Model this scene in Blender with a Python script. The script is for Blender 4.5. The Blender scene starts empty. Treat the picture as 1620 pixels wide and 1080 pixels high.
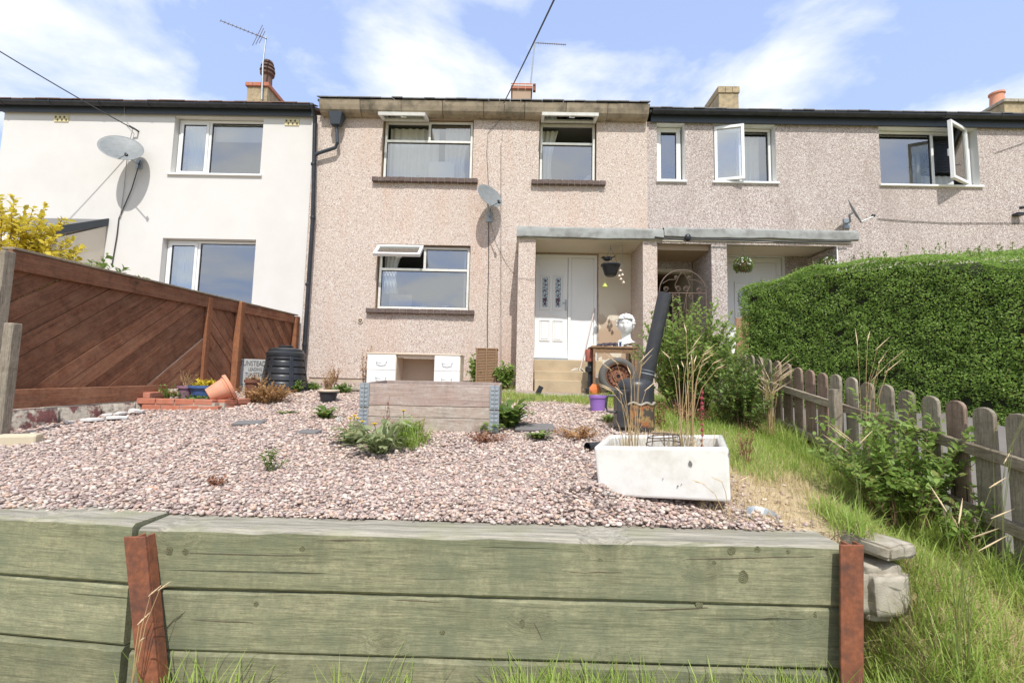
import bpy, math, random
import numpy as np
from mathutils import Vector, Matrix
random.seed(7); RNG = np.random.default_rng(11)
S = bpy.context.scene
C = S.collection
# ------------------------------------------------------------------ camera (origin = eye, Z up, Y towards the houses)
F = 720.0; PITCH, ROLL, YAW = 0.08595, 0.02199, 0.01013
_fw = Vector((-math.sin(YAW)*math.cos(PITCH), math.cos(YAW)*math.cos(PITCH), math.sin(PITCH)))
_r0 = Vector((math.cos(YAW), math.sin(YAW), 0)); _u0 = _r0.cross(_fw)
RT = _r0*math.cos(ROLL) + _u0*math.sin(ROLL); UP = -_r0*math.sin(ROLL) + _u0*math.cos(ROLL)
cam = bpy.data.cameras.new('camera'); co = bpy.data.objects.new('camera', cam); C.objects.link(co)
co.matrix_world = Matrix(((RT.x, UP.x, -_fw.x, 0), (RT.y, UP.y, -_fw.y, 0), (RT.z, UP.z, -_fw.z, 0), (0, 0, 0, 1)))
cam.sensor_width = 36; cam.lens = F/1620*36; cam.clip_start = .05; cam.clip_end = 2000
S.camera = co
# ------------------------------------------------------------------ world, sun, exposure
CLOUD_SEED = 8.4
SUN_EL, SUN_AZ = 54, 7          # degrees; azimuth to the right of straight behind the camera
SKY_STRENGTH, SUN_POWER, EXPOSURE = .118, 3.95, .19
w = bpy.data.worlds.new('World'); S.world = w; w.use_nodes = True
nt = w.node_tree; nt.nodes.clear()
def wn(t, **k):
    n = nt.nodes.new(t)
    for a, b in k.items(): setattr(n, a, b)
    return n
sky = wn('ShaderNodeTexSky', sky_type='NISHITA', sun_disc=False)
sky.sun_elevation = math.radians(SUN_EL); sky.sun_rotation = math.radians(180-SUN_AZ)
sky.air_density = 1.0; sky.dust_density = 2.5; sky.ozone_density = 1.5
tc = wn('ShaderNodeTexCoord'); sp = wn('ShaderNodeSeparateXYZ'); nt.links.new(tc.outputs['Generated'], sp.inputs[0])
ad = wn('ShaderNodeMath', operation='ADD'); ad.inputs[1].default_value = .22; nt.links.new(sp.outputs[2], ad.inputs[0])
mx0 = wn('ShaderNodeMath', operation='MAXIMUM'); mx0.inputs[1].default_value = .12; nt.links.new(ad.outputs[0], mx0.inputs[0])
dx = wn('ShaderNodeMath', operation='DIVIDE'); dy = wn('ShaderNodeMath', operation='DIVIDE')
nt.links.new(sp.outputs[0], dx.inputs[0]); nt.links.new(mx0.outputs[0], dx.inputs[1])
nt.links.new(sp.outputs[1], dy.inputs[0]); nt.links.new(mx0.outputs[0], dy.inputs[1])
cb = wn('ShaderNodeCombineXYZ'); nt.links.new(dx.outputs[0], cb.inputs[0]); nt.links.new(dy.outputs[0], cb.inputs[1]); cb.inputs[2].default_value = CLOUD_SEED
n1 = wn('ShaderNodeTexNoise'); n1.inputs['Scale'].default_value = 2.1; n1.inputs['Detail'].default_value = 9; n1.inputs['Roughness'].default_value = .56; n1.inputs['Distortion'].default_value = .35
nt.links.new(cb.outputs[0], n1.inputs['Vector'])
rp = wn('ShaderNodeValToRGB'); rp.color_ramp.elements[0].position = .425; rp.color_ramp.elements[1].position = .60
rp.color_ramp.elements[0].color = (0, 0, 0, 1); rp.color_ramp.elements[1].color = (1, 1, 1, 1)
n2 = wn('ShaderNodeTexNoise'); n2.inputs['Scale'].default_value = .55; n2.inputs['Detail'].default_value = 2; nt.links.new(cb.outputs[0], n2.inputs['Vector'])
ma = wn('ShaderNodeMath', operation='MULTIPLY_ADD'); ma.inputs[1].default_value = .55; nt.links.new(n2.outputs['Fac'], ma.inputs[0]); nt.links.new(n1.outputs['Fac'], ma.inputs[2])
mb_ = wn('ShaderNodeMath', operation='SUBTRACT'); mb_.inputs[1].default_value = .27; nt.links.new(ma.outputs[0], mb_.inputs[0]); nt.links.new(mb_.outputs[0], rp.inputs[0])
hz = wn('ShaderNodeMixRGB'); hz.inputs[2].default_value = (4.7, 6.15, 9.9, 1)   # thin high veil, whiter towards the horizon
lowz = wn('ShaderNodeMapRange'); lowz.inputs[1].default_value = .05; lowz.inputs[2].default_value = .75; lowz.inputs[3].default_value = .82; lowz.inputs[4].default_value = .62
nt.links.new(sp.outputs[2], lowz.inputs[0]); nt.links.new(lowz.outputs[0], hz.inputs[0])
nt.links.new(sky.outputs[0], hz.inputs[1])
mc = wn('ShaderNodeMixRGB'); mc.inputs[2].default_value = (7.9, 8.2, 8.7, 1)
nt.links.new(rp.outputs[0], mc.inputs[0]); nt.links.new(hz.outputs[0], mc.inputs[1])
bg = wn('ShaderNodeBackground'); bg.inputs[1].default_value = SKY_STRENGTH; nt.links.new(mc.outputs[0], bg.inputs[0])
wo = wn('ShaderNodeOutputWorld'); nt.links.new(bg.outputs[0], wo.inputs[0])
sl = bpy.data.lights.new('sun', 'SUN'); so = bpy.data.objects.new('sun', sl); C.objects.link(so)
sl.energy = SUN_POWER; sl.angle = math.radians(.55); sl.color = (1, .972, .93)
_e, _a = math.radians(SUN_EL), math.radians(SUN_AZ)
_sd = Vector((math.sin(_a)*math.cos(_e), -math.cos(_a)*math.cos(_e), math.sin(_e)))
so.rotation_euler = _sd.to_track_quat('Z', 'Y').to_euler(); so.location = _sd*20
S.view_settings.view_transform = 'Standard'; S.view_settings.look = 'None'
S.view_settings.gamma = 1; S.view_settings.exposure = EXPOSURE; S.view_settings.use_curve_mapping = False
S.render.engine = 'CYCLES'
# ------------------------------------------------------------------ measuring helpers
def ray(px, py): return _fw*F + RT*(px-810) - UP*(py-540)
def at(px, py, Y):            # the place at distance Y that the survey point (px, py) of the photograph shows
    r = ray(px, py); return r*(Y/r.y)
def zg(x, y):                 # terrain height
    up = -.66 + .083*(y-2.3)
    if y < 2.22 and x < 1.5: return -1.43
    if y < 1.3: lo = -1.42
    elif y < 4.5: lo = -1.42 + (y-1.3)*.265
    else: lo = -.572 + (y-4.5)*.107
    if y >= 7.5: lo = -.25 + (y-7.5)*.083
    if y < 2.22:
        up = max(lo, -.66-(2.3-y)*.95); t = 1-max(0, min(1, (x-1.7)/.9)); t = t*t*(3-2*t)
    else:
        xe = 1.55 + max(0, min(1, (y-2.3)/2))*.35
        t = 1 - max(0, min(1, (x-xe)/.75)); t = t*t*(3-2*t)
    if y > 9: up = -.104; lo = -.126
    z = lo*(1-t) + up*t
    if y < 2.22 and x < 1.72: k = (x-1.5)/.22; z = -1.43*(1-k)+z*k
    return z
def gd(px, py, it=40):        # ground point under a survey point
    r = ray(px, py); a, b = .8, 30.
    for _ in range(it):
        m = (a+b)/2; p = r*(m/r.y)
        if p.z > zg(p.x, p.y): a = m
        else: b = m
    return r*(b/r.y)
# ------------------------------------------------------------------ materials
def newmat(name):
    m = bpy.data.materials.new(name); m.use_nodes = True
    t = m.node_tree; t.nodes.clear(); return m, t
class NB:
    def __init__(s, t): s.t = t
    def n(s, ty, ins=None, **k):
        n = s.t.nodes.new(ty)
        for a, b in k.items(): setattr(n, a, b)
        for a, b in (ins or {}).items():
            if isinstance(b, bpy.types.NodeSocket): s.t.links.new(b, n.inputs[a])
            else: n.inputs[a].default_value = b
        return n
    def ramp(s, fac, stops, interp='LINEAR'):
        n = s.n('ShaderNodeValToRGB', {0: fac}); cr = n.color_ramp; cr.interpolation = interp
        while len(cr.elements) < len(stops): cr.elements.new(.5)
        for e, (p, c) in zip(cr.elements, stops):
            e.position = p; e.color = (c, c, c, 1) if not isinstance(c, tuple) else c+(1,)
        return n.outputs[0]
    def mix(s, f, a, b, mode='MIX'):
        n = s.n('ShaderNodeMixRGB', {}, blend_type=mode)
        for i, v in ((0, f), (1, a), (2, b)):
            if isinstance(v, bpy.types.NodeSocket): s.t.links.new(v, n.inputs[i])
            elif isinstance(v, tuple): n.inputs[i].default_value = v+(1,)
            else: n.inputs[i].default_value = v if i == 0 else (v, v, v, 1)
        return n.outputs[0]
    def noise(s, vec, scale, detail=4, rough=.55, dist=0, out='Fac'):
        return s.n('ShaderNodeTexNoise', {'Vector': vec, 'Scale': scale, 'Detail': detail, 'Roughness': rough, 'Distortion': dist}).outputs[out]
    def out(s, sh): s.n('ShaderNodeOutputMaterial', {0: sh})
    def pbr(s, col, rough=.8, bump=None, bs=.3, bd=.01, metal=0, spec=.35, **k):
        ins = {'Base Color': col if isinstance(col, bpy.types.NodeSocket) else col+(1,), 'Roughness': rough, 'Metallic': metal, 'Specular IOR Level': spec}
        ins.update(k)
        if bump is not None: ins['Normal'] = s.n('ShaderNodeBump', {'Height': bump, 'Strength': bs, 'Distance': bd}).outputs[0]
        p = s.n('ShaderNodeBsdfPrincipled', ins); return p.outputs[0]
    def obj(s, rnd=True):
        o = s.n('ShaderNodeTexCoord').outputs['Object']
        if not rnd: return o
        i = s.n('ShaderNodeObjectInfo').outputs['Random']
        m = s.n('ShaderNodeMath', {0: i, 1: 57.}, operation='MULTIPLY').outputs[0]
        return s.n('ShaderNodeVectorMath', {0: o, 1: m}, operation='ADD').outputs[0]
    def pos(s): return s.n('ShaderNodeNewGeometry').outputs['Position']
    def map(s, v, sc): return s.n('ShaderNodeMapping', {'Vector': v, 'Scale': sc}).outputs[0]
    def objrand(s): return s.n('ShaderNodeObjectInfo').outputs['Random']
    def attr(s): return s.n('ShaderNodeVertexColor', layer_name='Col').outputs[0]
def sc3(c, k): return tuple(min(1, v*k) for v in c)
def plain(name, col, rough=.5, var=.12, nscale=6, metal=0, spec=.4, bs=.08, dirt=None, dscale=3, damt=.4):
    m, t = newmat(name); b = NB(t); v = b.obj()
    n = b.noise(v, nscale, 5)
    c = b.mix(n, sc3(col, 1-var), sc3(col, 1+var))
    if dirt:
        d = b.ramp(b.noise(v, dscale, 6, .65), [(.45, 0.), (.7, damt)]); c = b.mix(d, c, dirt)
    b.out(b.pbr(c, rough, b.noise(v, nscale*12, 3), bs, .003, metal, spec)); return m
def wood(name, c1, c2, dark, axis=0, grain=9, bump=.35, patch=None, pamt=.5, top=None, knots=True, rough=.85, vary=.18):
    m, t = newmat(name); b = NB(t); v = b.obj()
    sc = [1.]*3; sc[axis] = .055; st = b.map(v, tuple(sc))
    sc2 = [1.]*3; sc2[axis] = .6; sc2[1 if axis == 0 else 0] = 0.; kt = b.map(v, tuple(sc2))
    kv = b.n('ShaderNodeTexVoronoi', {'Vector': kt, 'Scale': 3.0, 'Randomness': 1.})
    kn = b.ramp(kv.outputs['Distance'], [(0., .85), (.045, .95), (.07, .5), (.09, .25), (.24, 0.)])
    warp = b.n('ShaderNodeMath', {0: b.ramp(kv.outputs['Distance'], [(0., 1.), (.22, 0.)]), 1: .045}, operation='MULTIPLY').outputs[0]
    st2 = b.n('ShaderNodeVectorMath', {0: st, 1: warp}, operation='ADD').outputs[0] if knots else st
    g = b.noise(st2, grain, 8, .66, .3)
    mid = b.noise(st2, grain*4, 6, .7)
    fine = b.noise(st2, grain*16, 5, .75)
    c = b.mix(b.ramp(g, [(.34, 0.), (.66, 1.)]), c1, c2)
    c = b.mix(b.ramp(mid, [(.36, .4), (.52, 0.)]), c, dark)
    c = b.mix(b.ramp(fine, [(.34, .6), (.50, 0.)]), c, dark)
    c = b.mix(b.ramp(fine, [(.55, 0.), (.70, .35)]), c, sc3(c2, 1.5))
    sc4 = [1.]*3; sc4[axis] = .022; ck = b.noise(b.map(v, tuple(sc4)), grain*3.2, 2, .5)
    crack = b.ramp(ck, [(.278, 1.), (.288, 0.)])
    c = b.mix(crack, c, sc3(dark, .45))
    c = b.mix(b.ramp(b.noise(b.map(v, tuple(3.2 if q == axis else .8 for q in range(3))), 3.1, 4, .6), [(.52, 0.), (.68, .38)]), c, dark)
    if knots: c = b.mix(kn, c, sc3(dark, .8))
    c = b.mix(b.ramp(b.noise(v, 38, 6, .8), [(.42, .30), (.56, 0.)]), c, dark)
    if patch: c = b.mix(b.ramp(b.noise(v, 4.2, 10, .78), [(.42, 0.), (.64, pamt)]), c, patch)
    c = b.n('ShaderNodeHueSaturation', {'Hue': .5, 'Saturation': 1., 'Value': b.ramp(b.objrand(), [(0., 1-vary), (1., 1+vary)]), 'Fac': 1., 'Color': c}).outputs[0]
    if top:
        nz = b.n('ShaderNodeSeparateXYZ', {0: b.n('ShaderNodeNewGeometry').outputs['Normal']}).outputs[2]
        tcol = b.mix(b.ramp(mid, [(.35, 0.), (.65, 1.)]), sc3(top, .5), sc3(top, 1.1)); tcol = b.mix(b.ramp(fine, [(.35, .6), (.5, 0.)]), tcol, sc3(top, .35)); tcol = b.mix(b.ramp(b.noise(v, 5, 5), [(.5, 0.), (.68, .5)]), tcol, sc3(c1, 1.1))
        c = b.mix(b.ramp(nz, [(.45, 0.), (.75, .95)]), c, tcol)
    h = b.mix(.5, g, fine); h = b.mix(crack, h, 0.)
    b.out(b.pbr(c, rough, h, bump, .012, 0, .2)); return m
def render_wall(name, stops, pscale=62, stain=(.30, .2, .14), samt=.35, tint=(.58, .46, .385)):
    m, t = newmat(name); b = NB(t); v = b.pos()
    vo = b.n('ShaderNodeTexVoronoi', {'Vector': v, 'Scale': float(pscale), 'Randomness': 1.})
    r = b.n('ShaderNodeSeparateXYZ', {0: vo.outputs['Color']}).outputs[0]
    c = b.ramp(r, stops, 'CONSTANT')
    c = b.mix(b.ramp(b.noise(v, .55, 5, .6), [(.42, 0.), (.62, .45)]), c, b.mix(.5, c, tint))
    vs = b.map(v, (1.6, 1.6, .35))
    c = b.mix(b.ramp(b.noise(vs, 1.1, 6, .6), [(.50, 0.), (.70, samt)]), c, stain)
    edge = b.ramp(vo.outputs['Distance'], [(0., 1.), (.7, 0.)])
    b.out(b.pbr(c, .9, edge, .7, .006, 0, .2)); return m
def leafmat(name, c1, c2, trans=.35):
    m, t = newmat(name); b = NB(t)
    a = b.n('ShaderNodeSeparateXYZ', {0: b.attr()}).outputs[0]
    a2 = b.n('ShaderNodeSeparateXYZ', {0: b.attr()}).outputs[1]
    c = b.mix(a, c1, c2)
    c = b.mix(b.ramp(a2, [(.93, 0.), (.97, .7)]), c, (.25, .19, .06))
    p = b.pbr(c, .5, spec=.35)
    tr = b.n('ShaderNodeBsdfTranslucent', {0: b.mix(.5, c, sc3(c2, 1.6))}).outputs[0]
    b.out(b.n('ShaderNodeMixShader', {0: trans, 1: p, 2: tr}).outputs[0]); return m
def glassmat(name, refl=.42, tint=(.93, .96, .96)):
    m, t = newmat(name); b = NB(t); v = b.pos()
    tr = b.n('ShaderNodeBsdfTransparent', {0: tint+(1,)}).outputs[0]
    bp = b.n('ShaderNodeBump', {'Height': b.noise(v, 1.3, 2), 'Strength': .05, 'Distance': .02}).outputs[0]
    gl = b.n('ShaderNodeBsdfGlossy', {'Color': (.90, .90, .87, 1), 'Roughness': .03, 'Normal': bp}).outputs[0]
    lw = b.n('ShaderNodeLayerWeight', {'Blend': .25}).outputs['Fresnel']
    f = b.n('ShaderNodeMath', {0: lw, 1: refl}, operation='ADD', use_clamp=True).outputs[0]
    b.out(b.n('ShaderNodeMixShader', {0: f, 1: tr, 2: gl}).outputs[0]); return m
M = {}
PINK = [(0., (.52, .43, .36)), (.28, (.60, .51, .435)), (.52, (.67, .59, .52)), (.68, (.48, .35, .29)), (.83, (.27, .215, .19)), (.90, (.74, .68, .62))]
MAUVE = [(0., (.42, .345, .31)), (.27, (.50, .43, .385)), (.50, (.62, .56, .51)), (.66, (.33, .255, .23)), (.84, (.20, .165, .155)), (.90, (.70, .65, .60))]
M['pebble_pink'] = render_wall('pebbledash_pink', PINK, 78, stain=(.55, .33, .22), samt=.3)
M['pebble_mauve'] = render_wall('pebbledash_mauve', MAUVE, 72, stain=(.30, .24, .21), samt=.4, tint=(.46, .40, .36))
M['white_render'] = plain('white_render', (.655, .635, .60), .85, .025, 1.2, spec=.2, bs=.15, dirt=(.53, .49, .43), dscale=.8, damt=.30)
M['cream_render'] = plain('cream_render', (.66, .60, .49), .85, .05, 2, spec=.2, dirt=(.48, .41, .32), dscale=1.5, damt=.3)
M['plinth'] = plain('plinth', (.50, .42, .33), .9, .1, 5, dirt=(.25, .2, .15), dscale=4, damt=.5, bs=.3)
M['brown_plaster'] = plain('brown_plaster', (.40, .29, .2), .9, .08, 4, bs=.3)
M['upvc'] = plain('white_plastic', (.80, .80, .78), .35, .02, 2)
M['upvc_old'] = plain('weathered_white_frame', (.72, .71, .66), .5, .05, 8, dirt=(.42, .40, .34), dscale=9, damt=.35)
M['seal'] = plain('black_seal', (.03, .03, .03), .6)
M['glass'] = glassmat('window_glass', .36)
M['glass_dark'] = glassmat('window_glass_clear', .30)
M['room'] = plain('room_paint', (.34, .34, .34), .9, .2, 1.5)
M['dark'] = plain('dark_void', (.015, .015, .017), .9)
M['net'] = plain('net_curtain', (.78, .79, .78), .9, .06, 5)
M['blind'] = plain('grey_blind', (.5, .53, .55), .8, .03, 5)
M['black_plastic'] = plain('black_plastic', (.022, .024, .028), .35, .1, 5, dirt=(.08, .08, .08), dscale=6, damt=.3)
M['grey_black'] = plain('anthracite_plastic', (.045, .055, .065), .4, .08, 3)
M['concrete_gutter'] = plain('stained_concrete', (.33, .27, .19), .95, .28, 7, bs=.7, dirt=(.08, .07, .05), dscale=3, damt=.9)
M['felt'] = plain('roofing_felt', (.30, .305, .285), .9, .18, 9, bs=.7, dirt=(.13, .12, .11), dscale=5, damt=.7)
M['tile'] = plain('roof_tile', (.20, .12, .09), .9, .3, 7, bs=.4, dirt=(.08, .07, .06), dscale=6, damt=.6)
M['slate'] = plain('slate', (.16, .155, .15), .7, .2, 8, bs=.3)
M['brick_dark'] = plain('sill_brick', (.12, .085, .075), .9, .3, 14, bs=.6, dirt=(.22, .18, .15), dscale=12, damt=.5)
M['brick_red'] = plain('red_brick', (.45, .16, .095), .9, .22, 14, bs=.5, dirt=(.5, .36, .28), dscale=10, damt=.35)
M['mortar'] = plain('mortar', (.42, .37, .30), .95, .15, 20, bs=.5)
M['stonewall'] = plain('chimney_stone', (.42, .33, .2), .95, .35, 9, bs=.8, dirt=(.16, .14, .1), dscale=7, damt=.7)
M['terracotta'] = plain('terracotta', (.62, .27, .16), .8, .1, 6, bs=.2, dirt=(.66, .45, .34), dscale=4, damt=.4)
M['terracotta_dark'] = plain('sooty_clay', (.15, .09, .07), .9, .3, 8)
M['metal_grey'] = plain('galvanised_steel', (.36, .40, .42), .45, .2, 12, metal=.6, dirt=(.5, .5, .5), dscale=14, damt=.4)
M['dish'] = plain('grey_dish', (.20, .215, .215), .5, .15, 10, dirt=(.12, .12, .12), dscale=14, damt=.5)
M['rust'] = plain('rust', (.24, .085, .042), .9, .6, 45, bs=.7, dirt=(.10, .048, .036), dscale=14, damt=.9)
M['rust2'] = plain('rust_brown', (.22, .09, .05), .85, .3, 14, bs=.5, dirt=(.1, .06, .05), dscale=10, damt=.6)
M['rubber'] = plain('dusty_rubber', (.115, .105, .095), .9, .12, 10)
M['stove'] = plain('stove_black', (.030, .031, .034), .38, .15, 6, spec=.5, dirt=(.10, .09, .085), dscale=8, damt=.35)
M['ceramic'] = plain('glazed_ceramic', (.78, .77, .73), .14, .02, 3, spec=.6, bs=.0, dirt=(.50, .45, .36), dscale=7, damt=.5)
M['plaster_white'] = plain('white_plaster', (.80, .79, .76), .6, .03, 9)
M['purple'] = plain('purple_plastic', (.28, .15, .45), .45, .06, 4)
M['mauve_pot'] = plain('mauve_pot', (.25, .13, .19), .5, .15, 6, dirt=(.4, .3, .3), dscale=9, damt=.3)
M['blue_glaze'] = None
M['cream_wood'] = plain('cream_laminate', (.66, .55, .42), .6, .04, 3)
M['desk_white'] = plain('white_laminate', (.80, .79, .76), .35, .01, 3)
M['desk_inside'] = plain('beige_board', (.55, .43, .32), .7, .05, 3)
M['wicker'] = plain('wicker', (.30, .19, .11), .85, .3, 30, bs=.5)
M['concrete'] = plain('concrete', (.40, .36, .29), .95, .25, 14, bs=.9, dirt=(.17, .14, .09), dscale=11, damt=.75)
M['step_stone'] = plain('step_concrete', (.47, .37, .24), .95, .15, 10, bs=.6, dirt=(.25, .19, .12), dscale=5, damt=.5)
M['slab_grey'] = plain('grey_slate_slab', (.17, .16, .155), .85, .15, 12, bs=.3)
M['soil'] = plain('soil', (.10, .075, .05), .98, .3, 20, bs=.8)
M['straw_thing'] = plain('dry_stem', (.45, .32, .16), .9, .2, 10)
M['fabric_dark'] = plain('dark_cloth', (.06, .05, .065), .95, .3, 12)
M['iron'] = plain('rusty_iron', (.16, .115, .085), .7, .25, 12, metal=.3)
M['cable'] = plain('grey_cable', (.05, .05, .05), .6)
M['cable_light'] = plain('pale_cable', (.30, .28, .25), .6)
M['orange'] = plain('orange_bag', (.65, .19, .06), .6, .1, 5)
M['yellow'] = plain('yellow_petal', (.75, .55, .02), .6, .1, 8)
M['pink_flower'] = plain('dried_flower', (.28, .04, .06), .8)
M['bell'] = plain('shell_white', (.62, .52, .42), .6)
M['navy'] = plain('navy_paint', (.03, .045, .12), .5)
M['path'] = plain('concrete_path', (.17, .155, .14), .95, .1, 5, bs=.5, dirt=(.22, .2, .18), dscale=3, damt=.5)
M['sleeper'] = wood('green_sleeper', (.235, .235, .135), (.345, .325, .205), (.105, .105, .065), 0, 8, .5, patch=(.15, .165, .105), pamt=.8)
M['sleeper_top'] = wood('green_sleeper_weathered_top', (.235, .235, .135), (.345, .325, .205), (.105, .105, .065), 0, 8, .5, patch=(.15, .165, .105), pamt=.8, top=(.40, .37, .30))
M['brown_fence'] = wood('brown_stained_board', (.21, .086, .046), (.34, .155, .085), (.07, .036, .024), 0, 8, .4, patch=(.36, .20, .12), pamt=.5, vary=.28)
M['brown_post'] = wood('orange_brown_post', (.26, .10, .045), (.36, .16, .075), (.10, .045, .03), 2, 8, .3, patch=(.16, .08, .05), pamt=.4)
M['grey_wood'] = wood('weathered_picket', (.30, .25, .19), (.42, .37, .29), (.11, .085, .06), 2, 9, .5, patch=(.17, .15, .11), pamt=.5)
M['grey_rail'] = wood('weathered_rail', (.27, .22, .16), (.38, .33, .25), (.12, .09, .06), 1, 9, .5)
M['red_picket'] = wood('reddish_picket', (.25, .17, .13), (.35, .26, .20), (.12, .08, .06), 2, 9, .5)
M['grey_board'] = wood('silvered_board', (.38, .33, .27), (.52, .47, .40), (.17, .13, .10), 0, 9, .4, patch=(.36, .24, .19), pamt=.5)
M['tan_fence'] = wood('tan_fence', (.46, .28, .16), (.55, .36, .22), (.25, .14, .08), 2, 9, .3)
M['table_wood'] = wood('table_wood', (.26, .15, .08), (.36, .23, .13), (.1, .06, .04), 0, 9, .3)
M['hedge_leaf'] = leafmat('hedge_leaf', (.10, .18, .036), (.33, .47, .11), .46)
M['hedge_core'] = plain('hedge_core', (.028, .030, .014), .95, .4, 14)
M['shrub_leaf'] = leafmat('shrub_leaf', (.115, .20, .040), (.34, .46, .12), .45)
M['weed_leaf'] = leafmat('weed_leaf', (.085, .15, .03), (.21, .30, .07), .35)
M['grey_leaf'] = leafmat('grey_green_leaf', (.19, .24, .105), (.36, .41, .21), .38)
M['red_leaf'] = leafmat('red_stem_leaf', (.22, .10, .07), (.38, .20, .12), .3)
M['dry_leaf'] = leafmat('dry_brown_leaf', (.30, .15, .06), (.48, .30, .14), .3)
M['yellow_leaf'] = leafmat('yellow_leaf', (.50, .38, .02), (.72, .58, .08), .35)
M['grass'] = leafmat('grass_blade', (.18, .28, .042), (.42, .52, .13), .42)
M['straw'] = leafmat('straw_blade', (.42, .33, .17), (.62, .50, .29), .3)
M['stem'] = plain('green_stem', (.14, .16, .05), .8)
M['stem_brown'] = plain('brown_stem', (.16, .10, .06), .85)
m, t = newmat('blue_glazed_pot'); b = NB(t); v = b.obj(False)
z = b.n('ShaderNodeSeparateXYZ', {0: v}).outputs[2]
n = b.noise(b.map(v, (1, 1, .15)), 40, 4)
s = b.n('ShaderNodeMath', {0: b.n('ShaderNodeMath', {0: n, 1: .16}, operation='MULTIPLY').outputs[0], 1: z}, operation='SUBTRACT').outputs[0]
b.out(b.pbr(b.mix(b.ramp(s, [(.08, 0.), (.13, 1.)]), (.07, .13, .30), (.45, .48, .45)), .25)); M['blue_glaze'] = m
m, t = newmat('pebble'); b = NB(t)
b.out(b.pbr(b.mix(b.ramp(b.noise(b.pos(), 90, 3), [(.4, 0.), (.7, .35)]), b.attr(), (.7, .6, .52)), .75, spec=.25)); M['pebble'] = m
m, t = newmat('sleeper_knot'); b = NB(t); v = b.obj(False)
d = b.n('ShaderNodeVectorMath', {0: b.n('ShaderNodeVectorMath', {0: v, 1: b.n('ShaderNodeVectorMath', {0: b.noise(b.obj(), 40, 3, out='Color'), 1: (.008, .0, .008)}, operation='MULTIPLY').outputs[0]}, operation='ADD').outputs[0]}, operation='LENGTH').outputs['Value']
rg = b.n('ShaderNodeMath', {0: b.n('ShaderNodeMath', {0: d, 1: 900.}, operation='MULTIPLY').outputs[0]}, operation='SINE').outputs[0]
c = b.mix(b.ramp(rg, [(.2, 0.), (.8, .5)]), (.13, .125, .07), (.06, .055, .035)); c = b.mix(b.ramp(b.noise(b.obj(), 60, 4), [(.4, 0.), (.6, .5)]), c, (.20, .20, .12)); b.out(b.pbr(c, .9, rg, .5, .002, 0, .2)); M['knot'] = m
m, t = newmat('gas_bottle_paint'); b = NB(t); v = b.obj(False)
c = b.mix(b.ramp(b.noise(v, 9, 5, .6), [(.42, 0.), (.56, 1.)]), (.30, .11, .04), (.30, .22, .09))
c = b.mix(b.ramp(b.noise(v, 14, 5, .6), [(.44, 0.), (.54, .9)]), c, (.045, .04, .04)); b.out(b.pbr(c, .8)); M['burnt_paint'] = m
m, t = newmat('ground_soil'); b = NB(t); v = b.pos(); xyz = b.n('ShaderNodeSeparateXYZ', {0: v})
gr = b.mix(b.noise(v, 30, 5, .7), (.27, .21, .18), (.44, .36, .32))
st = b.mix(b.noise(v, 45, 5, .7), (.34, .26, .15), (.62, .50, .34))
ls = b.mix(b.noise(v, 9, 5, .7), (.14, .16, .05), (.40, .32, .17))
wob = b.n('ShaderNodeMath', {0: b.noise(v, 1.6, 4), 1: .9}, operation='MULTIPLY').outputs[0]
xx = b.n('ShaderNodeMath', {0: xyz.outputs[0], 1: wob}, operation='ADD').outputs[0]
c = b.mix(b.ramp(b.n('ShaderNodeMath', {0: xx, 1: 5.}, operation='DIVIDE').outputs[0], [(.30, 0.), (.36, 1.)]), gr, st)
c = b.mix(b.ramp(b.n('ShaderNodeMath', {0: xx, 1: 5.}, operation='DIVIDE').outputs[0], [(.40, 0.), (.46, 1.)]), c, ls)
c = b.mix(b.ramp(b.n('ShaderNodeMath', {0: xyz.outputs[1], 1: 5.}, operation='DIVIDE').outputs[0], [(.43, 1.), (.44, 0.)]), c, ls)
b.out(b.pbr(c, .95, b.noise(v, 60, 4), .6, .02, 0, .1)); M['ground'] = m
m, t = newmat('old_painted_wall'); b = NB(t); v = b.obj()
c = b.mix(b.ramp(b.noise(v, 5, 5, .6), [(.44, 0.), (.5, 1.)]), (.20, .085, .075), (.56, .50, .40))
c = b.mix(b.ramp(b.noise(v, 13, 6, .7), [(.52, 0.), (.62, .7)]), c, (.15, .13, .12))
b.out(b.pbr(c, .95, b.noise(v, 9, 6), .8, .03)); M['old_paint_wall'] = m
m, t = newmat('flaking_plaster'); b = NB(t); v = b.pos()
hz_ = b.n('ShaderNodeSeparateXYZ', {0: v}).outputs[2]
lowm = b.ramp(b.n('ShaderNodeMath', {0: hz_, 1: .2, 2: .3}, operation='MULTIPLY_ADD').outputs[0], [(.5, 1.), (.62, 0.)])
n = b.noise(v, 2.6, 3, .5); k = b.mix(1., b.ramp(n, [(.47, 0.), (.475, 1.)]), lowm, 'MULTIPLY')
c = b.mix(k, (.68, .61, .49), (.44, .32, .22)); b.out(b.pbr(c, .9, k, -.6, .01)); M['flaking'] = m
m, t = newmat('leaded_glass'); b = NB(t); v = b.obj(False)
vo = b.n('ShaderNodeTexVoronoi', {'Vector': v, 'Scale': 22.}, feature='DISTANCE_TO_EDGE').outputs[0]
c = b.mix(b.ramp(vo, [(.06, 1.), (.1, 0.)]), (.50, .60, .62), (.05, .05, .06)); b.out(b.pbr(c, .15, spec=.6)); M['leaded'] = m
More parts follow.
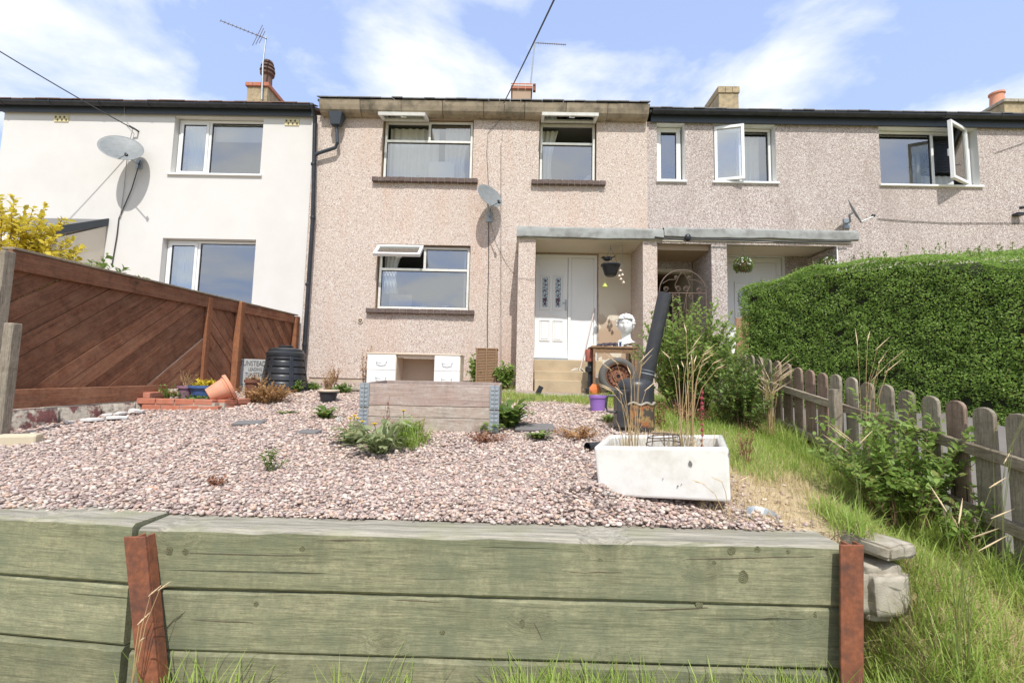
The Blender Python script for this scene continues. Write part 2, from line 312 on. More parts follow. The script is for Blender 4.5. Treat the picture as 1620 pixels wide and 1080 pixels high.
# ------------------------------------------------------------------ mesh builder
class MB:
    def __init__(s): s.v = []; s.f = []; s.m = []
    def add(s, vs, fs, mi=0):
        o = len(s.v); s.v += [tuple(v) for v in vs]; s.f += [tuple(i+o for i in f) for f in fs]; s.m += [mi]*len(fs); return s
    def box(s, x0, x1, y0, y1, z0, z1, mi=0):
        return s.add([(x0, y0, z0), (x1, y0, z0), (x1, y1, z0), (x0, y1, z0), (x0, y0, z1), (x1, y0, z1), (x1, y1, z1), (x0, y1, z1)],
                     [(0, 3, 2, 1), (4, 5, 6, 7), (0, 1, 5, 4), (1, 2, 6, 5), (2, 3, 7, 6), (3, 0, 4, 7)], mi)
    def hexa(s, b4, t4, mi=0):      # bottom loop and top loop, both counter-clockwise from above
        return s.add(list(b4)+list(t4), [(0, 3, 2, 1), (4, 5, 6, 7), (0, 1, 5, 4), (1, 2, 6, 5), (2, 3, 7, 6), (3, 0, 4, 7)], mi)
    def tube(s, pts, r, n=8, mi=0, cap=True):
        pts = [Vector(p) for p in pts]; rs = r if isinstance(r, (list, tuple)) else [r]*len(pts)
        ref = Vector((0, 0, 1)); vs = []; fs = []
        for i, p in enumerate(pts):
            d = (pts[min(i+1, len(pts)-1)] - pts[max(i-1, 0)]).normalized()
            a = d.cross(ref if abs(d.z) < .95 else Vector((0, 1, 0))).normalized(); b2 = d.cross(a)
            for k in range(n):
                t = 2*math.pi*k/n; vs.append(p + (a*math.cos(t)+b2*math.sin(t))*rs[i])
        for i in range(len(pts)-1):
            for k in range(n): fs.append((i*n+k, i*n+(k+1) % n, (i+1)*n+(k+1) % n, (i+1)*n+k))
        if cap: fs += [tuple(range(n)), tuple(range(len(pts)*n-1, (len(pts)-1)*n-1, -1))]
        return s.add(vs, fs, mi)
    def lathe(s, prof, c=(0, 0, 0), n=24, mi=0, rot=None, close=False, sq=None):
        vs = []; fs = []; c = Vector(c)
        for r, z in prof:
            for k in range(n):
                t = 2*math.pi*k/n; p = Vector((r*math.cos(t), r*math.sin(t), z))
                if rot: p = rot @ p
                vs.append(p+c)
        for i in range(len(prof)-1):
            for k in range(n): fs.append((i*n+k, i*n+(k+1) % n, (i+1)*n+(k+1) % n, (i+1)*n+k))
        if close: fs += [tuple(reversed(range(n))), tuple(range((len(prof)-1)*n, len(prof)*n))]
        return s.add(vs, fs, mi)
    def ball(s, c, r, n=10, m=7, mi=0):
        r = r if isinstance(r, (tuple, list)) else (r, r, r)
        vs = []; fs = []
        for i in range(m+1):
            ph = math.pi*i/m
            for k in range(n):
                t = 2*math.pi*k/n; vs.append((c[0]+r[0]*math.sin(ph)*math.cos(t), c[1]+r[1]*math.sin(ph)*math.sin(t), c[2]+r[2]*math.cos(ph)))
        for i in range(m):
            for k in range(n): fs.append((i*n+k, (i+1)*n+k, (i+1)*n+(k+1) % n, i*n+(k+1) % n))
        return s.add(vs, fs, mi)
    def prism(s, poly, ext, mi=0):  # polygon of 3D points pushed along ext
        e = Vector(ext); n = len(poly); a = [Vector(p) for p in poly]; bq = [p+e for p in a]
        return s.add(a+bq, [tuple(range(n)), tuple(range(2*n-1, n-1, -1))]+[(i+n, (i+1) % n+n, (i+1) % n, i) for i in range(n)], mi)
WP = {}
def thing(name, label, cat, group=None, loc=(0, 0, 0)):
    o = bpy.data.objects.new(name, None); o.empty_display_size = .1; C.objects.link(o); o.location = loc; WP[o.name] = Vector(loc)
    o['label'] = label; o['category'] = cat
    if group: o['group'] = group
    return o
def put(name, mb, mat, parent=None, smooth=False, bevel=0, rot=None, kind=None, seg=1, fix=True, origin=None):
    vs = np.array(mb.v, dtype=float)
    c = Vector(origin) if origin is not None else Vector(((vs.min(0)+vs.max(0))/2).tolist())
    if rot is not None:
        R3 = np.array(rot.to_3x3()); vl = (vs-np.array(c))@R3
    else: vl = vs-np.array(c)
    me = bpy.data.meshes.new(name); me.from_pydata(vl.tolist(), [], mb.f)
    mats = mat if isinstance(mat, (list, tuple)) else [mat]
    for q in mats: me.materials.append(q)
    if any(mb.m): me.polygons.foreach_set('material_index', mb.m)
    if smooth: me.polygons.foreach_set('use_smooth', [True]*len(me.polygons))
    me.update()
    if fix:
        import bmesh
        bm = bmesh.new(); bm.from_mesh(me); bmesh.ops.recalc_face_normals(bm, faces=bm.faces); bm.to_mesh(me); bm.free()
    o = bpy.data.objects.new(name, me); C.objects.link(o)
    if rot is not None: o.rotation_euler = rot.to_euler()
    link(o, c, parent)
    if smooth: me.set_sharp_from_angle(angle=math.radians(40))
    if bevel:
        bv = o.modifiers.new('bevel', 'BEVEL'); bv.width = bevel; bv.segments = seg; bv.limit_method = 'ANGLE'; bv.angle_limit = .6
    if kind: o['kind'] = kind
    return o
def link(o, c, parent):
    WP[o.name] = c.copy()
    if parent is not None:
        o.parent = parent; off = WP[parent.name]
        M3 = parent.rotation_euler.to_matrix() if parent.type == 'MESH' else Matrix.Identity(3)
        o.location = M3.inverted() @ (c-off)
        if parent.type == 'MESH' and any(abs(a) > 1e-6 for a in parent.rotation_euler):
            o.rotation_euler = (M3.inverted() @ o.rotation_euler.to_matrix()).to_euler()
    else: o.location = c
def again(o, c, parent, name=None):     # one more piece sharing the mesh
    q = o.copy(); C.objects.link(q); link(q, Vector(c), parent); return q
def tag(o, label, cat, group=None):
    o['label'] = label; o['category'] = cat
    if group: o['group'] = group
    return o
# scattered leaves, blades, pebbles: numpy
def tplmesh(name, tv, tf, P, R, Sc, mat, parent=None, col=None, kind=None, smooth=False, label=None):
    tv = np.array(tv, float); N = len(P); k = len(tv); Sc = np.asarray(Sc)
    if Sc.ndim == 1: Sc = np.repeat(Sc[:, None], 3, 1)
    V = np.einsum('nij,nkj->nki', R, tv[None]*Sc[:, None, :]) + np.asarray(P)[:, None, :]
    V = V.reshape(-1, 3); c = V.mean(0) if parent is None or kind else (V.min(0)+V.max(0))/2
    lens = np.array([len(f) for f in tf]); flat = np.concatenate([np.array(f) for f in tf])
    idx = (flat[None]+(np.arange(N)*k)[:, None]).ravel().astype(np.int32)
    tot = np.tile(lens, N); st = np.concatenate([[0], np.cumsum(tot)[:-1]])
    me = bpy.data.meshes.new(name)
    me.vertices.add(len(V)); me.vertices.foreach_set('co', (V-c).ravel().astype(np.float32))
    me.loops.add(len(idx)); me.loops.foreach_set('vertex_index', idx)
    me.polygons.add(len(tot)); me.polygons.foreach_set('loop_start', st.astype(np.int32)); me.polygons.foreach_set('loop_total', tot.astype(np.int32))
    if smooth: me.polygons.foreach_set('use_smooth', np.ones(len(tot), bool))
    me.update(calc_edges=True)
    if col is None: r = RNG.random((N, 3))
    else: r = np.asarray(col)
    ca = me.color_attributes.new('Col', 'FLOAT_COLOR', 'POINT')
    ca.data.foreach_set('color', np.concatenate([np.repeat(r, k, 0), np.ones((N*k, 1))], 1).ravel().astype(np.float32))
    me.materials.append(mat)
    o = bpy.data.objects.new(name, me); C.objects.link(o); link(o, Vector(c.tolist()), parent)
    if kind: o['kind'] = kind
    return o
def frames(X, Z):               # rotation matrices with local y along X (tip direction) and z near Z
    Y = X/np.linalg.norm(X, axis=1, keepdims=True); Xa = np.cross(Y, Z); Xa /= np.linalg.norm(Xa, axis=1, keepdims=True)+1e-9
    Za = np.cross(Xa, Y); return np.stack([Xa, Y, Za], 2)
LEAF_V = [(0, 0, 0), (-.28, .35, .06), (0, .4, -.02), (.28, .35, .06), (-.2, .75, .03), (.2, .75, .03), (0, 1, -.1), (0, .72, -.04)]
LEAF_F = [(0, 2, 1), (0, 3, 2), (1, 2, 7, 4), (2, 3, 5, 7), (4, 7, 6), (7, 5, 6)]
LEAF2_V = [(0, 0, 0), (-.28, .45, .07), (0, .5, -.02), (.28, .45, .07), (0, 1, -.08)]
LEAF2_F = [(0, 2, 1), (0, 3, 2), (1, 2, 4), (2, 3, 4)]
BLADE_V = [(-.5, 0, 0), (.5, 0, 0), (-.42, .1, .4), (.42, .1, .4), (-.28, .32, .75), (.28, .32, .75), (0, .62, 1)]
BLADE_F = [(0, 1, 3, 2), (2, 3, 5, 4), (4, 5, 6)]
def unit(n):
    a = RNG.normal(size=(n, 3)); return a/np.linalg.norm(a, axis=1, keepdims=True)
def yawmat(a, tilt=None):
    n = len(a); ca, sa = np.cos(a), np.sin(a); R = np.zeros((n, 3, 3)); R[:, 0, 0] = ca; R[:, 0, 1] = -sa; R[:, 1, 0] = sa; R[:, 1, 1] = ca; R[:, 2, 2] = 1
    if tilt is not None:
        T = np.zeros((n, 3, 3)); ct, st = np.cos(tilt), np.sin(tilt); T[:, 0, 0] = 1; T[:, 1, 1] = ct; T[:, 1, 2] = st; T[:, 2, 1] = -st; T[:, 2, 2] = ct
        R = R@T
    return R
def blades(name, P, h, wd, mat, parent=None, kind=None, tilt=.45, col=None):
    n = len(P); hh = h*RNG.uniform(.55, 1.35, n); S3 = np.stack([wd*RNG.uniform(.7, 1.3, n), hh*RNG.uniform(.2, 1.1, n), hh], 1)
    return tplmesh(name, BLADE_V, BLADE_F, P, yawmat(RNG.uniform(0, 6.28, n), RNG.uniform(-.1, tilt, n)), S3, mat, parent, col, kind)
# ================================================================== SETTING
xs = sorted(set([-400, -120, -40, -20, -14]+[round(v, 3) for v in np.arange(-12, 12.01, .25)]+[1.53, 1.57, 1.62, 1.68, 14, 20, 40, 120, 400]))
ys = sorted(set([-400, -120, -40, -15, -8, -4, -2, -1, 0, .5]+[round(v, 3) for v in np.arange(.75, 2.1, .15)]+[2.12, 2.215, 2.225, 2.3]+[round(v, 3) for v in np.arange(2.4, 9.01, .2)]+[9.5, 12, 20, 60, 400]))
g = MB(); g.v = [(x, y, zg(x, y)+(0 if y < 2.2 or y > 8.9 or abs(x) > 11 else .012*math.sin(3.1*x+1.7*y)*math.cos(2.3*y-x))) for y in ys for x in xs]
nx = len(xs); g.f = [(j*nx+i, j*nx+i+1, (j+1)*nx+i+1, (j+1)*nx+i) for j in range(len(ys)-1) for i in range(nx-1)]; g.m = [0]*len(g.f)
put('ground', g, M['ground'], smooth=False, kind='structure', origin=(0, 0, 0), fix=False)
g = MB()
yy = list(np.arange(.2, 9.0, .4))
for i in range(len(yy)-1):
    a, b_ = yy[i], yy[i+1]; L = lambda x, y: (x, y, zg(x, y)+.03+(x-3.0)*.16)
    g.add([L(3.02, a), L(4.6, a), L(4.6, b_), L(3.02, b_)], [(0, 1, 2, 3)])
put('path', g, M['path'], kind='structure')
# ---- houses
def wall_holes(x0, x1, z0, z1, Y, holes, dep=.2, rmi=1):
    mb = MB(); X = sorted({x0, x1}|{h[0] for h in holes}|{h[1] for h in holes}); Z = sorted({z0, z1}|{h[2] for h in holes}|{h[3] for h in holes})
    for i in range(len(X)-1):
        for j in range(len(Z)-1):
            cx, cz = (X[i]+X[i+1])/2, (Z[j]+Z[j+1])/2
            if any(h[0] < cx < h[1] and h[2] < cz < h[3] for h in holes): continue
            mb.add([(X[i], Y, Z[j]), (X[i+1], Y, Z[j]), (X[i+1], Y, Z[j+1]), (X[i], Y, Z[j+1])], [(0, 1, 2, 3)])
    for h in holes:
        a, b_, c, d = h[:4]; q = Y+dep
        mb.add([(a, Y, c), (a, Y, d), (a, q, d), (a, q, c)], [(0, 1, 2, 3)], rmi)
        mb.add([(b_, Y, d), (b_, Y, c), (b_, q, c), (b_, q, d)], [(0, 1, 2, 3)], rmi)
        mb.add([(a, Y, d), (b_, Y, d), (b_, q, d), (a, q, d)], [(0, 1, 2, 3)], rmi)
        mb.add([(b_, Y, c), (a, Y, c), (a, q, c), (b_, q, c)], [(0, 1, 2, 3)], rmi)
    return mb
def ring(mb, x0, x1, z0, z1, y0, y1, w_=.05, mi=0):
    mb.box(x0, x1, y0, y1, z0, z0+w_, mi); mb.box(x0, x1, y0, y1, z1-w_, z1, mi)
    mb.box(x0, x0+w_, y0+.001, y1-.001, z0+w_, z1-w_, mi); mb.box(x1-w_, x1, y0+.001, y1-.001, z0+w_, z1-w_, mi)
def window(house, x0, x1, z0, z1, Y, cells, fm='upvc', fw=.05, glass='glass', sill=True, label=None, room=True, split=()):
    """cells: (x0, x1, z0, z1) openings between the bars that carry a fixed pane; split: openings without one"""
    mb = MB(); ring(mb, x0, x1, z0, z1, Y, Y+.07, fw)
    o = put('window', mb, M[fm], house, bevel=.006)
    if label: o['label'] = label
    allc = list(cells)+list(split)
    for bx in sorted({c[0] for c in allc if c[0] > x0+fw+.01}):
        cc = [c for c in allc if abs(c[0]-bx) < .001]; lo = min(c[2] for c in cc); hi = max(c[3] for c in cc)
        put('mullion', MB().box(bx-fw, bx, Y+.004, Y+.066, lo, hi), M[fm], o, bevel=.004)
    for bz in sorted({c[2] for c in allc if c[2] > z0+fw+.01}):
        put('transom', MB().box(x0+fw, x1-fw, Y+.002, Y+.068, bz-fw, bz), M[fm], o, bevel=.004)
    for c in cells:
        s = MB(); ring(s, c[0]-.001, c[1]+.001, c[2]-.001, c[3]+.001, Y+.02, Y+.05, .012); put('glazing_seal', s, M['seal'], o)
        put('pane', MB().add([(c[0], Y+.035, c[2]), (c[1], Y+.035, c[2]), (c[1], Y+.035, c[3]), (c[0], Y+.035, c[3])], [(0, 1, 2, 3)]), M[glass], o, fix=False)
    if sill:
        put('sill', MB().box(x0-.06, x1+.06, 8.955, Y+.02, z0-.045, z0-.002), M['upvc'], o, bevel=.006)
    if room:
        r = MB(); a, b_, c, d = x0-.25, x1+.25, z0-.5, z1+.1; y0, y1 = 9.26, 12
        r.add([(a, y0, c), (b_, y0, c), (b_, y1, c), (a, y1, c), (a, y0, d), (b_, y0, d), (b_, y1, d), (a, y1, d)], [(0, 1, 2, 3), (7, 6, 5, 4), (1, 5, 6, 2), (3, 2, 6, 7), (0, 3, 7, 4)])
        put('room_interior', r, M['room'], house, fix=False)
    return o
def casement(win, w_, h_, hinge, ang, side, glass='glass_dark', fm='upvc', fr=.055):
    """a sash hinged at its top or at its left/right edge and swung out towards the garden"""
    s = MB()
    if side == 'top': ring(s, -w_/2, w_/2, -h_, 0, -.03, .03, fr); s.box(-w_/2+fr, w_/2-fr, -.004, .004, -h_+fr, -fr, 1); R = Matrix.Rotation(math.radians(-ang), 3, 'X'); s.box(-.02, .02, .03, .05, -h_+.01, -h_+.05); s.box(-.02, .09, .05, .065, -h_+.02, -h_+.04)
    elif side == 'left': ring(s, 0, w_, 0, h_, -.03, .03, fr); s.box(fr, w_-fr, -.004, .004, fr, h_-fr, 1); R = Matrix.Rotation(math.radians(-ang), 3, 'Z'); s.box(w_-.04, w_-.02, .03, .06, h_*.4, h_*.52)
    else: ring(s, -w_, 0, 0, h_, -.03, .03, fr); s.box(-w_+fr, -fr, -.004, .004, fr, h_-fr, 1); R = Matrix.Rotation(math.radians(ang), 3, 'Z'); s.box(-w_+.02, -w_+.04, .03, .06, h_*.4, h_*.52)
    hv = Vector(hinge); s.v = [tuple(R @ Vector(v)+hv) for v in s.v]
    o = put('casement', s, [M[fm], M[glass]], win, rot=R.to_4x4()); o['label'] = 'casement standing open'; return o
def cloth(win, x0, x1, z0, z1, Y, waves, mat, amp=.03, taper=0., name='curtain'):
    n = waves*8; vs = []; fs = []
    for j in range(7):
        t = j/6
        for i in range(n+1):
            u = i/n; xx = x0+(x1-x0)*(u*(1-taper*math.sin(t*math.pi/1.2)))
            vs.append((xx, Y+amp*math.sin(u*waves*6.283+t*.6)*(.6+.4*t), z1+(z0-z1)*t))
    for j in range(6):
        for i in range(n): fs.append((j*(n+1)+i, j*(n+1)+i+1, (j+1)*(n+1)+i+1, (j+1)*(n+1)+i))
    return put(name, MB().add(vs, fs), M[mat], win, smooth=True, fix=False)
def brick_sill(house, x0, x1, z1, n):
    bs = put('brick_sill', MB().box(x0+.005, x1-.005, 8.93, 9.10, z1-.085, z1-.006), M['mortar'], house)
    w_ = (x1-x0)/n; base = None
    for i in range(n):
        c = (x0+(i+.5)*w_, 9.01, z1-.045)
        if base is None: base = put('brick', MB().box(c[0]-w_/2+.004, c[0]+w_/2-.004, 8.91, 9.105, z1-.09, z1), M['brick_dark'], bs, bevel=.006)
        else: q = again(base, (c[0], WP[base.name].y+random.uniform(-.008, .006), z1-.045+random.uniform(-.003, .003)), bs)
def gutter(house, x0, x1, z, name='gutter', mat='black_plastic', Y=8.85):
    prof = [(.068*math.cos(t), .068*math.sin(t)) for t in [math.pi+i*math.pi/8 for i in range(9)]]
    poly = [(x0, Y+a, z+b_) for a, b_ in prof]+[(x0, Y+.062, z+.006), (x0, Y-.062, z+.006)]
    g_ = put(name, MB().prism(poly, (x1-x0, 0, 0)), M[mat], house, smooth=False)
    n = int((x1-x0)/1.1)
    b0 = None
    for i in range(n+1):
        x = x0+.3+i*(x1-x0-.6)/max(1, n)
        pr = [(x-.02, Y+a*1.09, z+b_*1.12) for a, b_ in prof]+[(x-.02, Y+.079, z+.012), (x-.02, Y-.079, z+.012)]
        if b0 is None: b0 = put('gutter_bracket', MB().prism(pr, (.04, 0, 0)), M[mat], g_)
        else: again(b0, (x, WP[b0.name].y, WP[b0.name].z), g_)
def roof(house, x0, x1, ez, mat='tile', pitch=24, Y0=8.60, tile_w=.30, thick=.05, tiles=True):
    t = math.tan(math.radians(pitch)); Yr = 13.; zr = ez+(Yr-Y0)*t
    rf = put('roof', MB().prism([(x0, Y0+.03, ez-.01), (x0, Yr, zr), (x0, 17.4, ez-.01), (x0, 17.4, ez-.14), (x0, Yr, zr-.16), (x0, Y0+.03, ez-.06)], (x1-x0, 0, 0)), M[mat], house)
    if tiles:
        n = int(round((x1-x0)/tile_w)); tw = (x1-x0)/n; b0 = None
        for i in range(n):
            cx = x0+(i+.5)*tw
            if b0 is None:
                pts = []
                for k in range(9):
                    u = k/8; pts.append((cx-tw/2+u*tw, Y0-.03, ez+.012+.035*abs(math.sin(u*math.pi))-.01))
                low = [(p[0], p[1], p[2]-.018) for p in reversed(pts)]
                if tile_w < .26: pts = [(cx-tw/2+.004, Y0-.03, ez+.02), (cx+tw/2-.004, Y0-.03, ez+.02)]; low = [(cx+tw/2-.004, Y0-.03, ez), (cx-tw/2+.004, Y0-.03, ez)]
                b0 = put('tile', MB().prism(pts+low, (0, .42, .42*t)), M[mat], rf)
            else:
                c = WP[b0.name]; again(b0, (cx, c.y+random.uniform(-.012, .012), c.z+random.uniform(-.006, .006)), rf)
    return rf
def shell(house, x0, x1, z0, z1, mat):
    mb = MB(); mb.box(x0+.01, x0+.2, 9.003, 17, z0, z1-.01); mb.box(x1-.2, x1-.01, 9.003, 17, z0, z1-.01); mb.box(x0+.2, x1-.2, 16.8, 17, z0, z1-.01)
    put('outer_wall', mb, mat, house)
    put('upper_floor', MB().box(x0+.2, x1-.2, 9.21, 16.8, 3.0, 3.2), M['dark'], house)
# --- white rendered house
H1 = thing('white_house', 'white rendered terraced house on the left with black gutter and two wide windows', 'house', 'houses of the terrace', (-7.5, 9, -.1))
W1U = (-7.22, -5.36, 4.10, 5.34); W1L = (-7.25, -5.34, 1.38, 2.74)
put('wall', wall_holes(-10.82, -4.30, -.4, 5.385, 9, [W1U, W1L], .2), [M['white_render'], M['white_render']], H1, fix=False)
shell(H1, -10.82, -4.30, -.4, 5.38, M['white_render'])
for (a, b_, c, d), mx in ((W1U, -6.52), (W1L, -6.56)):
    wn_ = window(H1, a+.01, b_-.01, c+.01, d-.01, 9.13, [(mx, b_-.06, c+.06, d-.06)], split=[(a+.06, mx-.05, c+.06, d-.06)])
    s = MB(); ring(s, a+.062, mx-.052, c+.062, d-.062, 9.115, 9.17, .05); s.box(a+.11, mx-.10, 9.14, 9.146, c+.11, d-.11, 1)
    ring(s, a+.111, mx-.101, c+.111, d-.111, 9.126, 9.15, .012, 2)
    o = put('casement', s, [M['upvc'], M['glass'], M['seal']], wn_); o['label'] = 'narrow closed casement'
    cloth(wn_, a+.10, mx-.25, c+.02, d-.04, 9.32, 4, 'net', .025)
    put('roller_blind', MB().box(mx+.02, b_-.04, 9.24, 9.25, d-.42 if c > 3 else d-.10, d-.04), M['blind'], wn_)
gutter(H1, -11.0, -4.33, 5.515)
put('fascia', MB().box(-10.9, -4.31, 8.93, 8.95, 5.345, 5.525), M['grey_black'], H1)
put('soffit', MB().box(-10.9, -4.31, 8.952, 9.21, 5.387, 5.42), M['grey_black'], H1)
roof(H1, -11.0, -4.33, 5.545, 'tile', 24, 8.82, .255)
for x_ in (-9.6, -4.76):
    vb = put('air_brick', MB().box(x_-.15, x_+.15, 8.985, 9.0, 5.17, 5.31), plain('vent_cream', (.62, .55, .32), .8), H1)
    for k in range(6):
        put('slot', MB().box(x_-.13+k*.045, x_-.10+k*.045, 8.98, 8.984, 5.19, 5.23) if k % 2 else MB().box(x_-.13+k*.045, x_-.10+k*.045, 8.98, 8.984, 5.25, 5.29), M['soil'], vb)
def chimney(house, px0, px1, pyt, Y, mat, capmat, depth=1.0, pots=(), z0=6.3, cap=.12, capover=.05):
    a = at(px0, pyt, Y); b_ = at(px1, pyt, Y); x0, x1, zt = a.x, b_.x, a.z
    c = put('chimney', MB().box(x0, x1, Y, Y+depth, z0, zt-cap), M[mat], house)
    if cap:
        n = 3; w_ = (x1-x0+2*capover)/n
        for k in range(n): put('cap_block', MB().box(x0-capover+k*w_+.004, x0-capover+(k+1)*w_-.004, Y-capover, Y+depth+capover, zt-cap+.002, zt), M[capmat], c, bevel=.01)
    return c, x0, x1, zt
c1, a, b_, zt = chimney(H1, 392, 424, 131, 12.4, 'stonewall', 'brick_red', .95)
pc = ((a+b_)/2+.05, 12.75)
p = MB(); p.lathe([(.17, zt), (.15, zt+.1), (.14, zt+.45), (.19, zt+.47), (.2, zt+.52), (.16, zt+.53), (.16, zt+.58), (.21, zt+.59), (.2, zt+.64), (.15, zt+.65), (.15, zt+.70), (.19, zt+.71), (.18, zt+.76), (.13, zt+.77), (.13, zt+.82), (.16, zt+.83), (.13, zt+.90), (.03, zt+.95)], (pc[0], pc[1], 0), 18)
put('chimney_pot', p, M['terracotta_dark'], c1, smooth=True)
put('flashing', MB().box(a-.06, b_+.06, 12.32, 12.36, 6.9, 7.55), M['white_render'], c1)
# lean-to porch of the white house
A = at(187, 345, 9.0); B = at(120, 362, 7.95)
xr = -8.42; zt_, zb_ = at(187, 346, 9).z, at(118, 372, 7.95).z
LP = put('lean_to_porch', MB().prism([(xr-.10, 8.99, -.4), (xr-.10, 8.99, zt_-.16), (xr-.10, 8.05, zb_-.02), (xr-.10, 8.05, -.4)], (.10, 0, 0)), M['cream_render'], H1)
put('verge_board', MB().prism([(xr+.002, 8.99, zt_), (xr+.002, 7.9, zb_+.13), (xr+.002, 7.9, zb_-.02), (xr+.002, 8.99, zt_-.15)], (.03, 0, 0)), M['grey_black'], LP)
put('porch_roof', MB().prism([(-10.9, 8.99, zt_-.02), (-10.9, 7.88, zb_+.12), (-10.9, 7.88, zb_+.06), (-10.9, 8.99, zt_-.09)], (10.9+xr, 0, 0)), M['slate'], LP)
put('porch_fascia', MB().box(-10.9, xr-.002, 7.92, 7.96, zb_-.20, zb_+.055), M['upvc'], LP)
put('porch_pillar', MB().box(xr-.36, xr-.101, 7.97, 8.2, -.4, zb_-.2), M['white_render'], LP)
put('porch_back', MB().box(-10.8, xr-.4, 8.9, 8.99, -.4, zb_-.05), M['cream_render'], LP)
# --- pebbledashed house in the centre
H2 = thing('pebbledash_house', 'pink pebbledashed terraced house in the middle with stained concrete gutter and white front door', 'house', 'houses of the terrace', (-.8, 9, -.1))
W2A = (-2.86, -.98, 4.08, 5.38); W2B = (.38, 1.56, 4.08, 5.38); W2C = (-2.85, -.97, 1.38, 2.70)
DOOR2 = (.28, 1.60, .42, 2.56)
FX = (.33, 2.24)
put('wall', wall_holes(-4.296, 2.60, -.02, 5.41, 9, [W2A, W2B, W2C, DOOR2, (2.53, 2.60, -.02, 2.30)], .2), [M['pebble_pink'], M['brown_plaster']], H2, fix=False)
shell(H2, -4.29, 2.53, -.4, 5.41, M['pebble_pink'])
put('plinth', MB().box(-4.29, 0, 9.02, 9.2, -.5, -.022), M['plinth'], H2)
wA = window(H2, -2.84, -1.0, 4.09, 5.36, 9.08, [(-2.79, -1.05, 4.14, 4.90), (-1.88, -1.05, 4.95, 5.31)], 'upvc_old', split=[(-2.79, -1.93, 4.95, 5.31)], sill=False)
casement(wA, .94, .40, (-2.38, 8.99, 5.33), 76, 'top', fm='upvc_old')
wB = window(H2, .40, 1.54, 4.09, 5.36, 9.08, [(.45, 1.49, 4.14, 4.90)], 'upvc_old', split=[(.45, 1.49, 4.95, 5.31)], sill=False)
casement(wB, 1.12, .40, (.97, 8.99, 5.35), 80, 'top', fm='upvc_old')
wC = window(H2, -2.83, -.99, 1.39, 2.68, 9.08, [(-2.78, -1.04, 1.44, 2.18), (-1.88, -1.04, 2.23, 2.63)], 'upvc_old', split=[(-2.78, -1.93, 2.23, 2.63)], sill=False)
casement(wC, .92, .42, (-2.38, 9.0, 2.66), 50, 'top')
brick_sill(H2, -3.02, -.86, 4.075, 16); brick_sill(H2, .23, 1.74, 4.075, 12); brick_sill(H2, -3.01, -.85, 1.375, 16)
cloth(wA, -2.80, -1.75, 4.0, 5.35, 9.36, 7, 'net', .03); cloth(wA, -1.62, -1.0, 4.0, 5.35, 9.36, 5, 'net', .03, .3)
cloth(wB, .38, .80, 4.0, 5.35, 9.36, 4, 'net', .03, .35)
cloth(wC, -2.80, -2.42, 1.75, 2.68, 9.36, 4, 'net', .03, .35); cloth(wC, -1.13, -1.0, 1.4, 2.68, 9.36, 2, 'net', .03)
# concrete eaves gutter, cast in short blocks
n = 8; x0 = -4.12; L = (2.58-x0)/n
prof = [(8.998, 5.365), (8.92, 5.36), (8.84, 5.385), (8.80, 5.43), (8.77, 5.52), (8.755, 5.60), (8.745, 5.615), (8.998, 5.63)]
for k in range(n):
    dz = random.uniform(-.006, .006)
    put('gutter_block', MB().prism([(x0+k*L+.003, y+dz, z+dz) for y, z in prof], (L-.006, 0, 0)), M['concrete_gutter'], H2, bevel=.008)
roof(H2, -4.16, 2.60, 5.645, 'slate', 22, 8.76, .22)
c2, a, b_, zt = chimney(H2, 811, 840, 133, 12.5, 'brown_plaster', 'brick_red', .8, cap=.17)
put('chimney_pot', MB().box((a+b_)/2-.10, (a+b_)/2+.10, 12.7, 13.0, zt, zt+.07), M['terracotta'], c2)
put('strap', MB().box(a-.06, b_+.12, 12.44, 12.449, zt-.09, zt-.06), M['white_render'], c2)
put('strap_bracket', MB().box(b_+.06, b_+.14, 12.44, 12.55, zt-.22, zt-.02), M['rust2'], c2)
# porch of the pebbledashed house
put('canopy', MB().box(-.03, 2.99, 8.10, 8.99, 2.585, 2.78), M['cream_render'], H2)
def feltedge(house, x0, x1, z0, z1, mat='felt'):
    n = 60; vs = []; fs = []; pr = [(8.97, z1+.03), (8.10, z1+.01), (8.06, z1-.03), (8.055, (z0+z1)/2), (8.05, z0+.02), (8.085, z0)]
    for i in range(n+1):
        x = x0+(x1-x0)*i/n
        for y, z in pr: vs.append((x, y+(.006*math.sin(x*5+z*9) if y < 8.1 else 0), z+.003*math.sin(x*7.3)+(.007*math.sin(x*3.1) if z < z0+.05 else 0)+random.uniform(-.003, .003)))
    m_ = len(pr)
    for i in range(n):
        for k in range(m_-1): fs.append((i*m_+k, (i+1)*m_+k, (i+1)*m_+k+1, i*m_+k+1))
    return put('felt_flashing', MB().add(vs, fs), M[mat], house, smooth=True, fix=False)
feltedge(H2, -.04, 2.62, 2.59, 2.80)
put('porch_pier', MB().box(0, .31, 8.12, 8.99, -.35, 2.582), M['pebble_pink'], H2)
put('porch_pier', MB().box(2.26, 2.52, 8.12, 8.99, -.35, 2.582), M['pebble_pink'], H2)
put('porch_plaster', MB().box(1.62, 2.258, 8.975, 8.997, -.2, 2.58), M['flaking'], H2)
put('porch_lintel_plaster', MB().box(.312, 1.618, 8.978, 8.998, 2.565, 2.58), M['brown_plaster'], H2)
